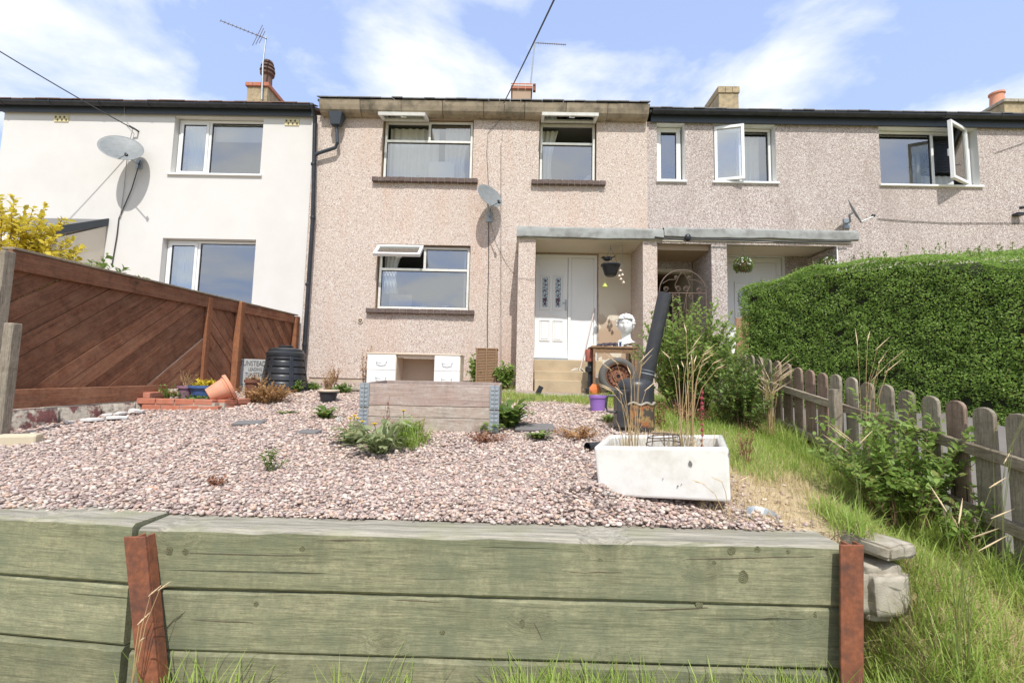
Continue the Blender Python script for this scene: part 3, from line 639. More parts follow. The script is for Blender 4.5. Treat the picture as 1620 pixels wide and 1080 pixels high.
# front door
D = put('front_door', MB().box(.355, 1.005, 9.03, 9.08, .49, 2.50), M['upvc'], H2, bevel=.004)
fr = MB(); ring(fr, .29, 1.59, .43, 2.555, 9.0, 9.10, .06); fr.box(1.01, 1.07, 9.002, 9.098, .49, 2.495)
df = put('door_frame', fr, M['upvc'], H2, bevel=.005)
put('side_panel', MB().box(1.075, 1.53, 9.04, 9.08, .49, 2.49), M['upvc'], df)
for xx in (.45, .71):
    mo = MB(); ring(mo, xx, xx+.205, 1.42, 2.13, 9.012, 9.032, .022); mo.prism([(xx, 9.014, 2.13), (xx+.1, 9.014, 2.19), (xx+.205, 9.014, 2.13)] if xx < .6 else [(xx, 9.014, 2.13), (xx+.105, 9.014, 2.19), (xx+.205, 9.014, 2.13)], (0, .016, 0))
    put('moulding', mo, M['upvc'], D, bevel=.004)
    put('leaded_pane', MB().box(xx+.05, xx+.155, 9.018, 9.029, 1.49, 2.08), M['leaded'], D)
    fl = MB()
    for k, (zz, r) in enumerate(((1.55, .035), (1.63, .05), (1.72, .022), (1.82, .02), (1.93, .02), (2.02, .03))):
        fl.prism([(xx+.1+r*math.cos(t)*(1-.3*(j % 2)), 9.016, zz+r*math.sin(t)*(1-.3*(j % 2))) for j, t in enumerate([i*6.283/10 for i in range(10)])], (0, .002, 0))
    put('leaded_motif', fl, plain('lead_rose', (.10, .05, .07), .5), D)
    lo = MB(); ring(lo, xx, xx+.205, .80, 1.22, 9.014, 9.032, .018); lo.box(xx+.035, xx+.17, 9.018, 9.029, .835, 1.185); put('lower_panel', lo, M['upvc'], D, bevel=.006)
put('letterbox', MB().box(.54, .84, 9.012, 9.03, 1.30, 1.355), M['upvc'], D, bevel=.005)
hd = MB(); hd.box(.955, .985, 9.01, 9.03, 1.42, 1.64); hd.box(.90, .975, 8.985, 9.0, 1.56, 1.58); hd.box(.965, .98, 8.985, 9.01, 1.56, 1.58); put('handle', hd, M['metal_grey'], D)
put('threshold', MB().box(.34, 1.02, 8.96, 9.03, .42, .468), M['metal_grey'], D)
for (x0, x1, y0, z0, z1) in ((.33, 1.62, 8.55, .18, .41), (.33, 1.34, 8.28, .02, .19), (.33, 1.34, 8.0, -.20, .03)):
    put('step', MB().box(x0, x1, y0, 8.97, z0, z1), M['step_stone'], H2, bevel=.015, seg=2)
put('step_flank', MB().box(1.345, 1.63, 8.35, 8.97, -.2, .178), M['plinth'], H2, bevel=.01)
put('apron', MB().box(-.05, 2.53, 7.35, 8.98, -.42, -.205), M['concrete'], None, kind='structure', bevel=.02)
# round vent, downpipes
vt = MB(); c = at(570, 507, 8.99)
vt.lathe([(.055, -.01), (.055, .01), (.04, .01), (.04, -.005)], c, 16, rot=Matrix.Rotation(math.pi/2, 3, 'X')); vv = put('round_vent', vt, M['cream_wood'], H2)
put('vent_hole', MB().lathe([(.001, 0), (.042, 0)], c, 16, rot=Matrix.Rotation(math.pi/2, 3, 'X')), M['dark'], vv)
for k in range(3): put('vent_rib', MB().tube([c+Vector((0, -.012, 0)), c+Vector((.045*math.cos(k*2.09+1.57), -.012, .045*math.sin(k*2.09+1.57)))], .006, 5), M['cream_wood'], vv)
dp = thing('downpipe', 'black downpipe running down the joint between the white and the pink house', 'downpipe', None, (-4.28, 8.92, 0))
a = at(499, 176, 8.90); b_ = at(495, 345, 8.90); c_ = at(480, 575, 8.90)
put('pipe', MB().tube([a+Vector((.02, -.22, .02)), a+Vector((0, 0, -.12)), b_, c_, c_-Vector((0, 0, .25))], .042, 12), M['black_plastic'], dp, smooth=True)
for q in (at(496, 260, 8.9), b_, at(487, 450, 8.9), at(482, 545, 8.9)):
    put('pipe_clip', MB().lathe([(.05, -.025), (.052, -.02), (.052, .02), (.05, .025)], q, 14), M['black_plastic'], dp, smooth=True)
h0 = at(521, 178, 8.8); h1 = at(542, 192, 8.8)
put('hopper', MB().hexa([(h0.x+.04, 8.78, h1.z-.07), (h1.x-.05, 8.78, h1.z-.07), (h1.x-.05, 8.9, h1.z-.07), (h0.x+.04, 8.9, h1.z-.07)], [(h0.x, 8.74, h0.z), (h1.x, 8.74, h0.z), (h1.x, 8.97, h0.z), (h0.x, 8.97, h0.z)]), M['grey_black'], dp, bevel=.006)
put('branch_pipe', MB().tube([at(532, 192, 8.86), at(534, 226, 8.87), at(530, 234, 8.88), at(505, 242, 8.89), at(497, 246, 8.9)], .036, 10), M['grey_black'], dp, smooth=True)
# --- right hand house (its plinth too)
H3 = thing('mauve_pebbledash_house', 'greyer pebbledashed terraced house on the right with black gutter and white casement windows', 'house', 'houses of the terrace', (6.5, 9, -.1))
W3A = (2.80, 3.37, 4.13, 5.36); W3B = (3.96, 5.23, 4.13, 5.36); W3C = (7.34, 9.34, 4.13, 5.36); D3 = (4.05, 5.34, .45, 2.60)
put('wall', wall_holes(2.60, 12.2, -.02, 5.385, 9, [W3A, W3B, W3C, D3, (2.60, 3.50, -.02, 2.30)], .22), [M['pebble_mauve'], M['upvc']], H3, fix=False)
put('plinth', MB().box(3.79, 12.2, 9.02, 9.2, -.5, -.022), M['plinth'], H3)
shell(H3, 3.52, 12.2, -.4, 5.38, M['pebble_mauve'])
window(H3, 2.84, 3.34, 4.14, 5.35, 9.15, [(2.93, 3.25, 4.24, 5.25)], fw=.09)
wb = window(H3, 3.98, 5.21, 4.14, 5.35, 9.15, [(4.60, 5.15, 4.20, 5.29)], split=[(4.04, 4.54, 4.20, 5.29)])
casement(wb, .56, 1.155, (3.99, 9.04, 4.15), 15, 'left', glass='glass')
cloth(wb, 4.62, 5.1, 4.15, 5.3, 9.4, 5, 'net', .03)
wc = window(H3, 7.36, 9.32, 4.14, 5.35, 9.15, [(7.42, 8.52, 4.20, 5.29)], split=[(8.58, 9.26, 4.20, 5.29)])
casement(wc, .70, 1.19, (9.12, 9.02, 4.16), 27, 'right')
for k in range(20): put('slat', MB().box(8.5, 9.26, 9.28, 9.30, 4.55+k*.034, 4.572+k*.034), M['black_plastic'], wc)
cloth(wc, 8.5, 9.2, 4.15, 4.52, 9.4, 5, 'net', .02)
gutter(H3, 2.66, 12.2, 5.535)
put('fascia', MB().box(2.66, 12.2, 8.93, 8.95, 5.345, 5.54), M['grey_black'], H3)
put('soffit', MB().box(2.66, 12.2, 8.952, 9.22, 5.387, 5.42), M['grey_black'], H3)
roof(H3, 2.61, 12.3, 5.565, 'slate', 22, 8.82, .22)
c3, a, b_, zt = chimney(H3, 1137, 1168, 137, 12.4, 'stonewall', 'stonewall', .9, cap=.2, capover=.03)
put('chimney_pot', MB().lathe([(.10, zt), (.09, zt+.12), (.11, zt+.13), (.09, zt+.16)], (a+.22, 12.7, 0), 12, close=True), M['terracotta_dark'], c3, smooth=True)
c4, a, b_, zt = chimney(H3, 1588, 1652, 157, 12.2, 'stonewall', 'concrete', .9, cap=.1)
put('chimney_pot', MB().lathe([(.18, zt), (.17, zt+.05), (.15, zt+.38), (.18, zt+.39), (.18, zt+.44), (.14, zt+.44)], (a+.25, 12.6, 0), 18, close=True), M['terracotta'], c4, smooth=True)
put('canopy', MB().box(2.995, 6.02, 8.10, 8.99, 2.60, 2.80), M['cream_render'], H3)
feltedge(H3, 2.63, 6.12, 2.64, 2.83)
put('porch_beam', MB().box(2.53, 6.05, 8.115, 8.20, 2.55, 2.598), M['pebble_mauve'], H3)
put('porch_pier', MB().box(3.50, 3.78, 8.12, 8.99, -.4, 2.548), M['pebble_mauve'], H3)
put('porch_pier', MB().box(5.76, 6.05, 8.12, 8.99, -.4, 2.548), M['pebble_mauve'], H3)
put('corner_bead', MB().box(5.755, 5.775, 8.108, 8.119, -.4, 2.55), M['upvc'], H3)
# covered passage between the houses
ps = MB(); ps.box(3.49, 3.52, 9.0, 14, -.3, 2.6); put('passage_side_wall', ps, M['cream_render'], H3)
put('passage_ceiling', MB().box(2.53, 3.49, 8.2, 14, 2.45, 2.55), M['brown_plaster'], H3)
put('passage_lintel', MB().box(2.53, 3.49, 9.01, 9.2, 2.24, 2.448), M['cream_render'], H3, bevel=.01)
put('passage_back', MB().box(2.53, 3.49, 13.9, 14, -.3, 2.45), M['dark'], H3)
put('passage_left_wall', MB().box(2.50, 2.528, 9.0, 14, -.3, 2.45), M['brown_plaster'], H3)
pd = MB(); pd.box(2.60, 3.40, 10.1, 10.14, -.15, 1.95); put('passage_door', pd, plain('dull_purple_door', (.17, .13, .13), .8), H3)
fr = MB(); ring(fr, 4.06, 5.33, .46, 2.595, 9.10, 9.16, .10); f3 = put('door_frame', fr, M['upvc'], H3, bevel=.005)
d3 = put('front_door', MB().box(4.165, 5.225, 9.12, 9.16, .56, 2.49), M['upvc'], H3)
mo = MB(); ring(mo, 4.38, 5.05, 1.2, 2.1, 9.10, 9.121, .03); put('moulding', mo, M['upvc'], d3)
x_ = 4.46
put('fan_light', MB().prism([(x_, 9.105, 1.6), (x_+.5, 9.105, 1.6), (x_+.5, 9.105, 1.86), (x_+.25, 9.105, 2.04), (x_, 9.105, 1.86)], (0, .012, 0)), M['leaded'], d3)
put('doorstep', MB().box(4.0, 5.4, 8.3, 8.98, -.3, .40), M['step_stone'], H3, bevel=.01)
# ================================================================== TIMBER RETAINING WALL
RW = thing('timber_retaining_wall', 'green stained timber sleeper wall held by rusty steel posts along the front of the gravel', 'retaining wall', None, (-.2, 2.1, -1.42))
XL, XR = at(219, 832, 2.0).x, at(1336, 838, 2.0).x
def sleeper(cx, cy, cz, L, yaw=0, roll=0, h=.248, d=.2, mat='sleeper'):
    m = MB(); nseg = 24; vs = []; fs = []
    for i in range(nseg+1):
        x = -L/2+L*i/nseg; j = lambda a: random.uniform(-a, a)
        e = .006 if 0 < i < nseg else 0
        vs += [(x, -d/2+.008, -h/2+j(.001)), (x, -d/2, -h/2+.01), (x, -d/2+j(.0015), h/2-.014+j(e)), (x, -d/2+.014+j(e), h/2-.002+j(.002)), (x, d/2-.01, h/2+j(.003)), (x, d/2, h/2-.01), (x, d/2, -h/2)]
    k = 7
    for i in range(nseg):
        for q in range(k): fs.append((i*k+q, (i+1)*k+q, (i+1)*k+(q+1) % k, i*k+(q+1) % k))
    fs += [tuple(range(k)), tuple(range(nseg*k+k-1, nseg*k-1, -1))]
    R = Matrix.Rotation(yaw, 4, 'Z') @ Matrix.Rotation(roll, 4, 'Y'); c = Vector((cx, cy, cz))
    m.add([tuple(R @ Vector(v)+c) for v in vs], fs)
    o = put('sleeper', m, M[mat], RW, rot=R)
    return o
for k in range(3): sleeper((XL+XR)/2+.002*k, 2.1+[0, .006, .002][k], -.664-.123-k*.252, XR-XL-.006, 0, [.0015, 0, .002][k], mat='sleeper_top' if k == 0 else 'sleeper')
for px, py, rw, rh_ in ((1157, 871, .017, .015), (1198, 869, .013, .012), (1176, 912, .020, .026), (1130, 889, .008, .007), (293, 830+42, .014, .013), (268, 871, .016, .017), (478, 868, .012, .010), (884, 930, .010, .012), (950, 885, .009, .008), (405, 955, .010, .010), (826, 985, .010, .018), (1289, 972, .008, .014), (700, 1000, .012, .010), (1247, 872, .008, .010), (1106, 955, .018, .014)):
    k_ = 0 if py < 925 else (1 if py < 1018 else 2); sl = [c for c in RW.children if c.name.startswith('sleeper')][k_]
    c = at(px, py, 2.0+[0, .006, .002][k_]); pts = [(c.x+rw*math.cos(t)*random.uniform(.8, 1.2), c.y-.0012, c.z+rh_*math.sin(t)*random.uniform(.8, 1.2)) for t in [i*6.283/16 for i in range(16)]]
    put('knot', MB().prism(pts, (0, .004, 0)), M['knot'], sl)
for px0, py0, px1, py1 in ((1085, 884, 1288, 880), (300, 875, 500, 880), (845, 985, 858, 1012), (620, 948, 700, 951), (1000, 965, 1120, 960), (500, 855, 590, 857), (900, 905, 985, 906), (300, 980, 400, 985)):
    k_ = 0 if py0 < 925 else 1; sl = [c for c in RW.children if c.name.startswith('sleeper')][k_]; Y_ = 2.0+[0, .006][k_]-.0013
    a, b_ = at(px0, py0, Y_), at(px1, py1, Y_); n = 12; up_, lo_ = [], []; off = 0
    for i in range(n+1):
        u = i/n; q = a.lerp(b_, u); off += random.uniform(-.0012, .0012); w_ = .0016*math.sin(math.pi*u)**.6*random.uniform(.5, 1.2)+.0002
        up_.append((q.x, Y_, q.z+off+w_)); lo_.append((q.x, Y_, q.z+off-w_))
    put('split', MB().prism(up_+lo_[::-1], (0, .003, 0)), M['soil'], sl)
L_ = 1.75
for k in range(3):
    yw = -.10; cx = XL-.016-math.cos(yw)*L_/2; cy = 2.10+math.sin(-yw)*L_/2
    sleeper(cx, cy+[0, .008, 0][k], -.652-.123-k*.252, L_, yw, [-.004, -.002, 0][k], mat='sleeper_top' if k == 0 else 'sleeper')
sp_ = MB()
def steel(px0, px1, py0, px2, px3, py1, Y):
    a, b_, c, d = at(px0, py0, Y), at(px1, py0, Y), at(px3, py1, Y-.03), at(px2, py1, Y-.03)
    dr = (c-b_)/(b_.z-c.z); ext = .35
    c2 = c+dr*ext; d2 = d+(d-a)/(a.z-d.z)*ext
    m = MB(); m.prism([a, b_, c2, d2], (0, .012, 0))
    mid = (a+b_)/2; midb = (c2+d2)/2; m.prism([mid+Vector((-.005, .013, -.002)), mid+Vector((.005, .013, -.002)), midb+Vector((.005, .013, 0)), midb+Vector((-.005, .013, 0))], (0, .05, 0))
    m.prism([b_+Vector((-.008, .0125, -.001)), b_+Vector((0, .0125, -.001)), c2+Vector((0, .0125, 0)), c2+Vector((-.008, .0125, 0))], (0, .045, 0))
    return put('steel_post', m, M['rust'], RW, bevel=.002)
steel(195, 229, 849, 217, 250, 1078, 1.945)
steel(1330, 1367, 862, 1331, 1367, 1078, 1.955)
# ================================================================== BROWN FENCE, plane X = -4.4
BF = thing('brown_plank_fence', 'brown stained fence of diagonal planks running from the left edge back to the white house', 'fence', None, (-4.4, 6.3, -.3))
XF = -4.4
def fz(px, py): r = ray(px, py); p = r*(XF/r.x); return p.y, p.z
zt0 = fz(12, 392)[1]; y1_, zt1 = fz(452, 495); zb0 = fz(30, 612)[1]; 
def ztop(y): return zt0+(zt1-zt0)*(y-3.9)/(y1_-3.9)
def zbot(y): return -.22+.012*(y-3.9)
def clip(poly, a, b_, c):        # keep a*y+b*z<=c
    out = []
    for i in range(len(poly)):
        p, q = poly[i], poly[(i+1) % len(poly)]; dp_, dq = a*p[0]+b_*p[1]-c, a*q[0]+b_*q[1]-c
        if dp_ <= 0: out.append(p)
        if dp_*dq < 0: t = dp_/(dp_-dq); out.append((p[0]+t*(q[0]-p[0]), p[1]+t*(q[1]-p[1])))
    return out
def bay(ya, yb, ang, w_=.15, gap=.008):
    s, c = math.sin(ang), math.cos(ang); quad = [(ya, zbot(ya)), (yb, zbot(yb)), (yb, ztop(yb)-.16), (ya, ztop(ya)-.16)]
    ds = [-s*p[0]+c*p[1] for p in quad]; d = min(ds)-random.uniform(0, .1)
    while d < max(ds):
        g_ = gap*random.choice([.5, .8, 1, 1.8])
        pl = clip(quad, -s, c, d+w_-g_); pl = clip(pl, s, -c, -d) if len(pl) > 2 else pl
        if len(pl) > 2:
            xo = XF+random.uniform(-.006, .006)
            put('plank', MB().prism([(xo-.02, y, z) for y, z in pl], (.02, 0, 0)), M['brown_fence'], BF, rot=Matrix.Rotation(math.pi/2, 4, 'Z') @ Matrix.Rotation(-ang, 4, 'Y'))
        d += w_
bay(3.86, 6.352, math.radians(35.6)); bay(6.358, 7.04, math.radians(-40), .14); bay(7.046, 8.86, math.radians(-42), .14)
RX = Matrix.Rotation(math.pi/2, 4, 'Z')
def rail(ya, yb, za, zb, h, x0, x1, nm='rail', mat='brown_fence'):
    ang = math.atan2(zb-za, yb-ya)
    return put(nm, MB().prism([(x0, ya, za), (x0, yb, zb), (x0, yb, zb-h), (x0, ya, za-h)], (x1-x0, 0, 0)), M[mat], BF, rot=RX @ Matrix.Rotation(-ang, 4, 'Y'), bevel=.004)
rail(3.80, 7.02, ztop(3.8)-.012, ztop(7.02)-.012, .17, XF+.004, XF+.045); rail(7.10, 8.80, ztop(7.1)-.012, ztop(8.8)-.012, .15, XF+.004, XF+.04)
rail(3.80, 8.92, ztop(3.8)+.012, ztop(8.92)+.012, .022, XF-.06, XF+.06, 'cap_rail', 'grey_rail')
rail(3.84, 5.7, zbot(3.84)+.05, zbot(5.7)+.05, .17, XF+.005, XF+.05, 'kick_board')
for ya, yb, zl, m_ in ((6.31, 6.40, -.35, 'brown_post'), (6.99, 7.09, -.45, 'brown_post'), (8.81, 8.92, -.3, 'brown_post'), (3.74, 3.83, -.9, 'grey_wood')):
    put('fence_post', MB().box(XF+.006, XF+(.10 if ya > 6.5 else .05), ya, yb, zl, ztop(ya)-.03 if ya < 6.9 or ya > 8 else ztop(ya)+.0), M[m_], BF, bevel=.005)
GW = thing('low_garden_wall', 'low wall of peeling maroon and cream blocks under the brown fence', 'wall', None, (-4.4, 4.8, -.6))
y = 3.80
for k, L in enumerate((.52, .44, .42, .40)):
    z0 = zg(-4.4, y)-.1; h = zbot(y)-.13-z0
    m = MB(); n = 6; vs = []; fs = []
    for i in range(n+1):
        for j in range(5):
            yy_ = y+.01+(L-.02)*i/n; zz = z0+h*j/4; e = 1 if 0 < i < n and 0 < j < 4 else 0
            vs.append((XF+.09+random.uniform(-.006, .009)*e-(0 if e else .015)+.03*(1-j/4), yy_, zz+random.uniform(-.006, .006)*e))
    for i in range(n):
        for j in range(4): fs.append((i*5+j, (i+1)*5+j, (i+1)*5+j+1, i*5+j+1))
    m.add(vs, fs); m.box(XF-.12, XF+.07, y+.012, y+L-.012, z0, z0+h-.004)
    put('block', m, M['old_paint_wall'], GW, fix=False, smooth=True); y += L
put('mortar_bed', MB().box(XF-.10, XF+.062, 3.81, y, -.7, -.38), M['mortar'], GW)
for k in range(7):
    x, y = -4.12+random.uniform(-.1, .25), 4.25+k*.13; r = random.uniform(.04, .11); z = zg(x, y)
    pts = [(x+r*math.cos(t)*random.uniform(.6, 1.1), y+r*1.2*math.sin(t)*random.uniform(.6, 1.1), z+.012+random.uniform(0, .015)) for t in [i*6.283/7 for i in range(7)]]
    tag(put('plaster_flake', MB().prism(pts, (0, 0, random.uniform(.012, .03))), M['white_render']), ('%s of the seven pale plaster flakes lying at the foot of the maroon wall' % ('nearest', 'second', 'third', 'fourth', 'fifth', 'sixth', 'farthest')[k]), 'rubble', 'plaster flakes below the garden wall')
p = at(11, 600, 3.62)
GP = MB().box(p.x-.04, p.x+.04, 3.58, 3.66, -.95, at(11, 511, 3.62).z)
tag(put('timber_post', GP, M['grey_wood'], bevel=.008), 'weathered grey square timber post in front of the brown fence at the left edge', 'post')
q = gd(17, 705); m = MB().box(-.12, .12, -.07, .07, 0, .09); R = Matrix.Rotation(.5, 4, 'Z'); m.v = [tuple(R @ Vector(v)+q+Vector((0, .05, -.01))) for v in m.v]
tag(put('edging_stone', m, plain('cream_stone', (.55, .47, .33), .9, .15, 8, bs=.4), bevel=.015, seg=2), 'cream edging stone lying on the gravel beside the grey post', 'stone')
# ================================================================== BRICK PLANTER
BP = thing('brick_planter', 'low red brick planter holding flowerpots in front of the brown fence', 'planter', None, (-3.85, 5.5, -.42))
bz = -.44; b0 = None
def brick(cx, cy, cz, yaw=0):
    global b0
    if b0 is None:
        b0 = put('brick', MB().box(-.105, .105, -.05, .05, -.032, .032), M['brick_red'], BP, bevel=.005, origin=(0, 0, 0)); b0.location = Vector((cx, cy, cz))-WP[BP.name]; b0.rotation_euler = (0, 0, yaw); return b0
    q = again(b0, (cx, cy, cz), BP); q.rotation_euler = (random.uniform(-.02, .02), random.uniform(-.02, .02), yaw+random.uniform(-.03, .03)); return q
for c in range(3):
    z = bz-.03+c*.073; s = (c % 2)*.11
    for k in range(4): brick(-4.23+k*.218+s*.6, 5.26+k*.004, z, .02)
    for k in range(2): brick(-3.52+.03*k+.10, 5.42+k*.216, z, math.pi/2-.12)
    brick(-3.62, 5.76, z, .1)
for k in range(2): brick(-4.32, 5.42+k*.22, bz+.18, math.pi/2)
put('mortar_core', MB().box(-4.26, -3.44, 5.225, 5.30, bz-.08, bz+.11), M['mortar'], BP); put('mortar_core', MB().box(-3.44, -3.38, 5.305, 5.72, bz-.08, bz+.11), M['mortar'], BP)
put('soil_fill', MB().box(-4.27, -3.45, 5.30, 5.78, bz-.1, bz+.10), M['soil'], BP)
def pot(name, label, cat, base, r0, r1, h, mat, rim=.012, rot=None, soil=True, th=.012, ridge=None, group=None):
    T = thing(name, label, cat, group, base)
    pr = [(r0*.7, 0), (r0, .0), (r0+(r1-r0)*.82, h*.84), (r1+rim, h*.85), (r1+rim, h), (r1+rim-th, h), (r1-th*1.5, h*.84), (r0*.9-th, .02), (0.001, .02)]
    if ridge: pr[2:2] = [(r0+(r1-r0)*.72, h*.74), (r0+(r1-r0)*.72+.006, h*.75), (r0+(r1-r0)*.76+.006, h*.78)]
    o = put('pot_body', MB().lathe([(.001, 0)]+pr, base, 26, rot=rot), M[mat], T, smooth=True, fix=False, origin=base)
    if soil: put('soil', MB().lathe([(.001, h*.86), (r1-th*1.4, h*.84)], base, 16, rot=rot), M['soil'], T)
    return T
pz = bz+.10
P1 = pot('plant_pot', 'small mauve plant pot on the brick planter beside the blue glazed bowl', 'plant pot', Vector((-4.02, 5.55, pz)), .062, .085, .19, 'mauve_pot')
P2 = pot('glazed_pot', 'blue glazed bowl of pale yellow succulents on the brick planter', 'plant pot', Vector((-3.80, 5.58, pz)), .12, .17, .20, 'blue_glaze')
R = Matrix.Rotation(math.radians(38), 3, 'Z') @ Matrix.Rotation(math.radians(62), 3, 'Y')
P3 = pot('terracotta_pot', 'orange terracotta pot tipped over on the right corner of the brick planter', 'plant pot', Vector((-3.60, 5.34, pz+.085)), .085, .14, .25, 'terracotta', rot=R, soil=False, rim=.016, ridge=True)
P4 = pot('brown_pot', 'small brown pot standing behind the tipped terracotta pot', 'plant pot', Vector((-3.45, 5.95, -.33)), .06, .08, .27, 'rust2')
q = gd(514, 637); P5 = pot('dark_glazed_pot', 'dark glazed pot with a sandy rim full of dead stems standing alone on the gravel', 'plant pot', q+Vector((0, .1, -.01)), .09, .125, .175, 'black_plastic', rim=.012)
put('rim_ring', MB().lathe([(.136, .155), (.142, .165), (.142, .178), (.136, .184), (.124, .184), (.12, .17)], q+Vector((0, .1, -.01)), 26), M['cream_wood'], P5, smooth=True)
# ================================================================== SIGN, COMPOST BIN
SGO = Vector((-4.37, 7.15, 0)); SGO.z = at(368, 567, 7.15).z; SR = Matrix.Rotation(math.radians(30), 4, 'Z'); sw, sh = .74, .52
SG = thing('street_sign', 'flaking grey street name plate leaning behind the compost bin', 'sign', None, (-4.05, 7.35, -.3))
m = MB(); m.box(0, sw, 0, .015, -sh, 0); m.v = [tuple(SR.to_3x3() @ Vector(v)+SGO) for v in m.v]
put('plate', m, plain('sign_plate', (.42, .42, .40), .8, .12, 9, dirt=(.6, .6, .58), dscale=12, damt=.5), SG, bevel=.004)
def text(s, x, z, size, parent, mat, name='lettering', sx=1):
    cu = bpy.data.curves.new('t', 'FONT'); cu.body = s; cu.size = size; cu.extrude = .0015; cu.resolution_u = 3
    o = bpy.data.objects.new('t', cu); C.objects.link(o); bpy.context.view_layer.update()
    me = bpy.data.meshes.new_from_object(o); bpy.data.objects.remove(o)
    me.transform(Matrix.Diagonal((sx, 1, 1, 1))); me.materials.clear(); me.materials.append(mat)
    t_ = bpy.data.objects.new(name, me); C.objects.link(t_); t_.rotation_euler = (math.pi/2, 0, math.radians(30)); link(t_, SR.to_3x3() @ Vector((x, -.002, z))+SGO, parent); return t_
lm = plain('sign_lettering', (.07, .07, .07), .8)
for s, dx_, dz_, sz in (('TUNSTEAD RD', .01, .105, .115), ('LEADING TO', .13, .185, .075), ('TUNSTEAD AV', .09, .275, .09), ('STONE', .13, .355, .078), ('TOR', .05, .455, .09)):
    text(s, dx_, -dz_, sz, SG, lm, sx=.62)
q = Vector((at(450, 600, 7.25).x, 7.25, zg(-3.6, 7.25)-.02)); zt_ = at(450, 549, 7.25).z; H_ = zt_-q.z
CB = thing('compost_bin', 'black ribbed plastic compost bin with a round lid beside the downpipe', 'compost bin', None, q)
pr = [(.375, 0), (.38, .03)]
for k in range(5):
    z0 = .06+k*.118; rr = lambda z: .385-(.385-.292)*(z/.66)
    pr += [(rr(z0)+.004, z0), (rr(z0)-.012, z0+.015), (rr(z0)-.012, z0+.022), (rr(z0)+.006, z0+.04), (rr(z0+.1)+.006, z0+.10)]
pr = [(r, z*H_/.78) for r, z in pr]+[(.30, H_*.80)]
pr = [(r*.90, z) for r, z in pr]
put('body', MB().lathe(pr, q, 40), M['black_plastic'], CB, smooth=True)
for k in range(6):
    a = k*1.047+.25; m = MB()
    for z0 in (0,): m.hexa([(.37, -.035, .02), (.40, -.035, .02), (.40, .035, .02), (.37, .035, .02)], [(.28, -.03, H_*.78), (.312, -.03, H_*.78), (.312, .03, H_*.78), (.28, .03, H_*.78)])
    R = Matrix.Rotation(a, 3, 'Z'); m.v = [tuple(R @ Vector((v[0]*.9, v[1], v[2]))+q) for v in m.v]; put('rib', m, M['black_plastic'], CB, bevel=.01, seg=2)
ld = put('lid', MB().lathe([(.27, H_*.79), (.286, H_*.80), (.286, H_*.86), (.27, H_*.885), (.257, H_*.90), (.252, H_*.94), (.20, H_*.97), (.12, H_*.985), (.001, H_)], q, 40), M['black_plastic'], CB, smooth=True)
put('lid_grip', MB().box(q.x-.11, q.x+.11, q.y-.05, q.y+.02, q.z+H_-.005, q.z+H_+.025), M['black_plastic'], ld, bevel=.01)
# ================================================================== RAISED BED, DESK, BASKET
a, b_ = gd(570, 684), gd(790, 684); yf = (a.y+b_.y)/2; x0, x1 = at(569, 645, yf).x, at(789, 645, yf).x; ztp = at(680, 608, yf).z
RB = thing('raised_bed', 'silvered timber raised bed with galvanised corner hinges in the middle of the gravel', 'raised bed', None, ((x0+x1)/2, yf+.4, -.5))
hs = [.205, .105, .125]; z = ztp
RYZ = Matrix.Rotation(math.pi/2, 4, 'Z')
mats = [wood('raised_bed_red_board', (.36, .29, .245), (.50, .43, .38), (.17, .12, .10), 0, 9, .4, patch=(.33, .22, .18), pamt=.7), M['grey_board'], M['grey_board']]
for k, h in enumerate(hs):
    m_ = mats[k]; dy_ = random.uniform(-.004, .004)
    put('board', MB().box(x0, x1, yf+dy_, yf+.02+dy_, z-h+.004, z), m_, RB, bevel=.003)
    put('board', MB().box(x0+.01, x1-.01, yf+.80, yf+.82, z-h+.004+.028, z+.028), m_, RB, bevel=.003)
    for xx in (x0, x1-.02):
        put('board', MB().prism([(xx, yf+.025, z), (xx, yf+.795, z+.028), (xx, yf+.795, z+.028-h+.004), (xx, yf+.025, z-h+.004)], (.02, 0, 0)), m_, RB, bevel=.003, rot=RYZ)
    z -= h
put('soil_fill', MB().box(x0+.03, x1-.03, yf+.03, yf+.79, -.6, ztp-.12), M['soil'], RB)
for xx, sd in ((x0-.006, 0), (x1-.085, 1)):
    for z0, z1 in ((ztp-.22, ztp+.003), (ztp-.43, ztp-.235)):
        hg = put('corner_hinge', MB().box(xx, xx+.09, yf-.010, yf-.005, z0, z1), M['metal_grey'], RB, bevel=.002)
        for k in range(5): put('hinge_tab', MB().box(xx+.012, xx+.078, yf-.016, yf-.0105, z0+.015+k*.04, z0+.035+k*.04), M['metal_grey'], hg, bevel=.002)
    put('hinge_pin', MB().tube([(xx+.045, yf-.02, ztp-.43), (xx+.045, yf-.02, ztp+.01)], .005, 6), M['metal_grey'], RB)
YD = 6.6; a, b_ = at(582, 557, YD), at(729, 559, YD); zD = a.z
DK = thing('desk', 'white and beige dressing table with four drawers standing behind the raised bed', 'desk', None, ((a.x+b_.x)/2, YD+.2, -.35))
put('desk_top', MB().box(a.x-.01, b_.x+.01, YD-.02, YD+.45, zD-.022, zD), M['cream_wood'], DK, bevel=.003)
xa, xb = at(627, 580, YD).x, at(687, 580, YD).x
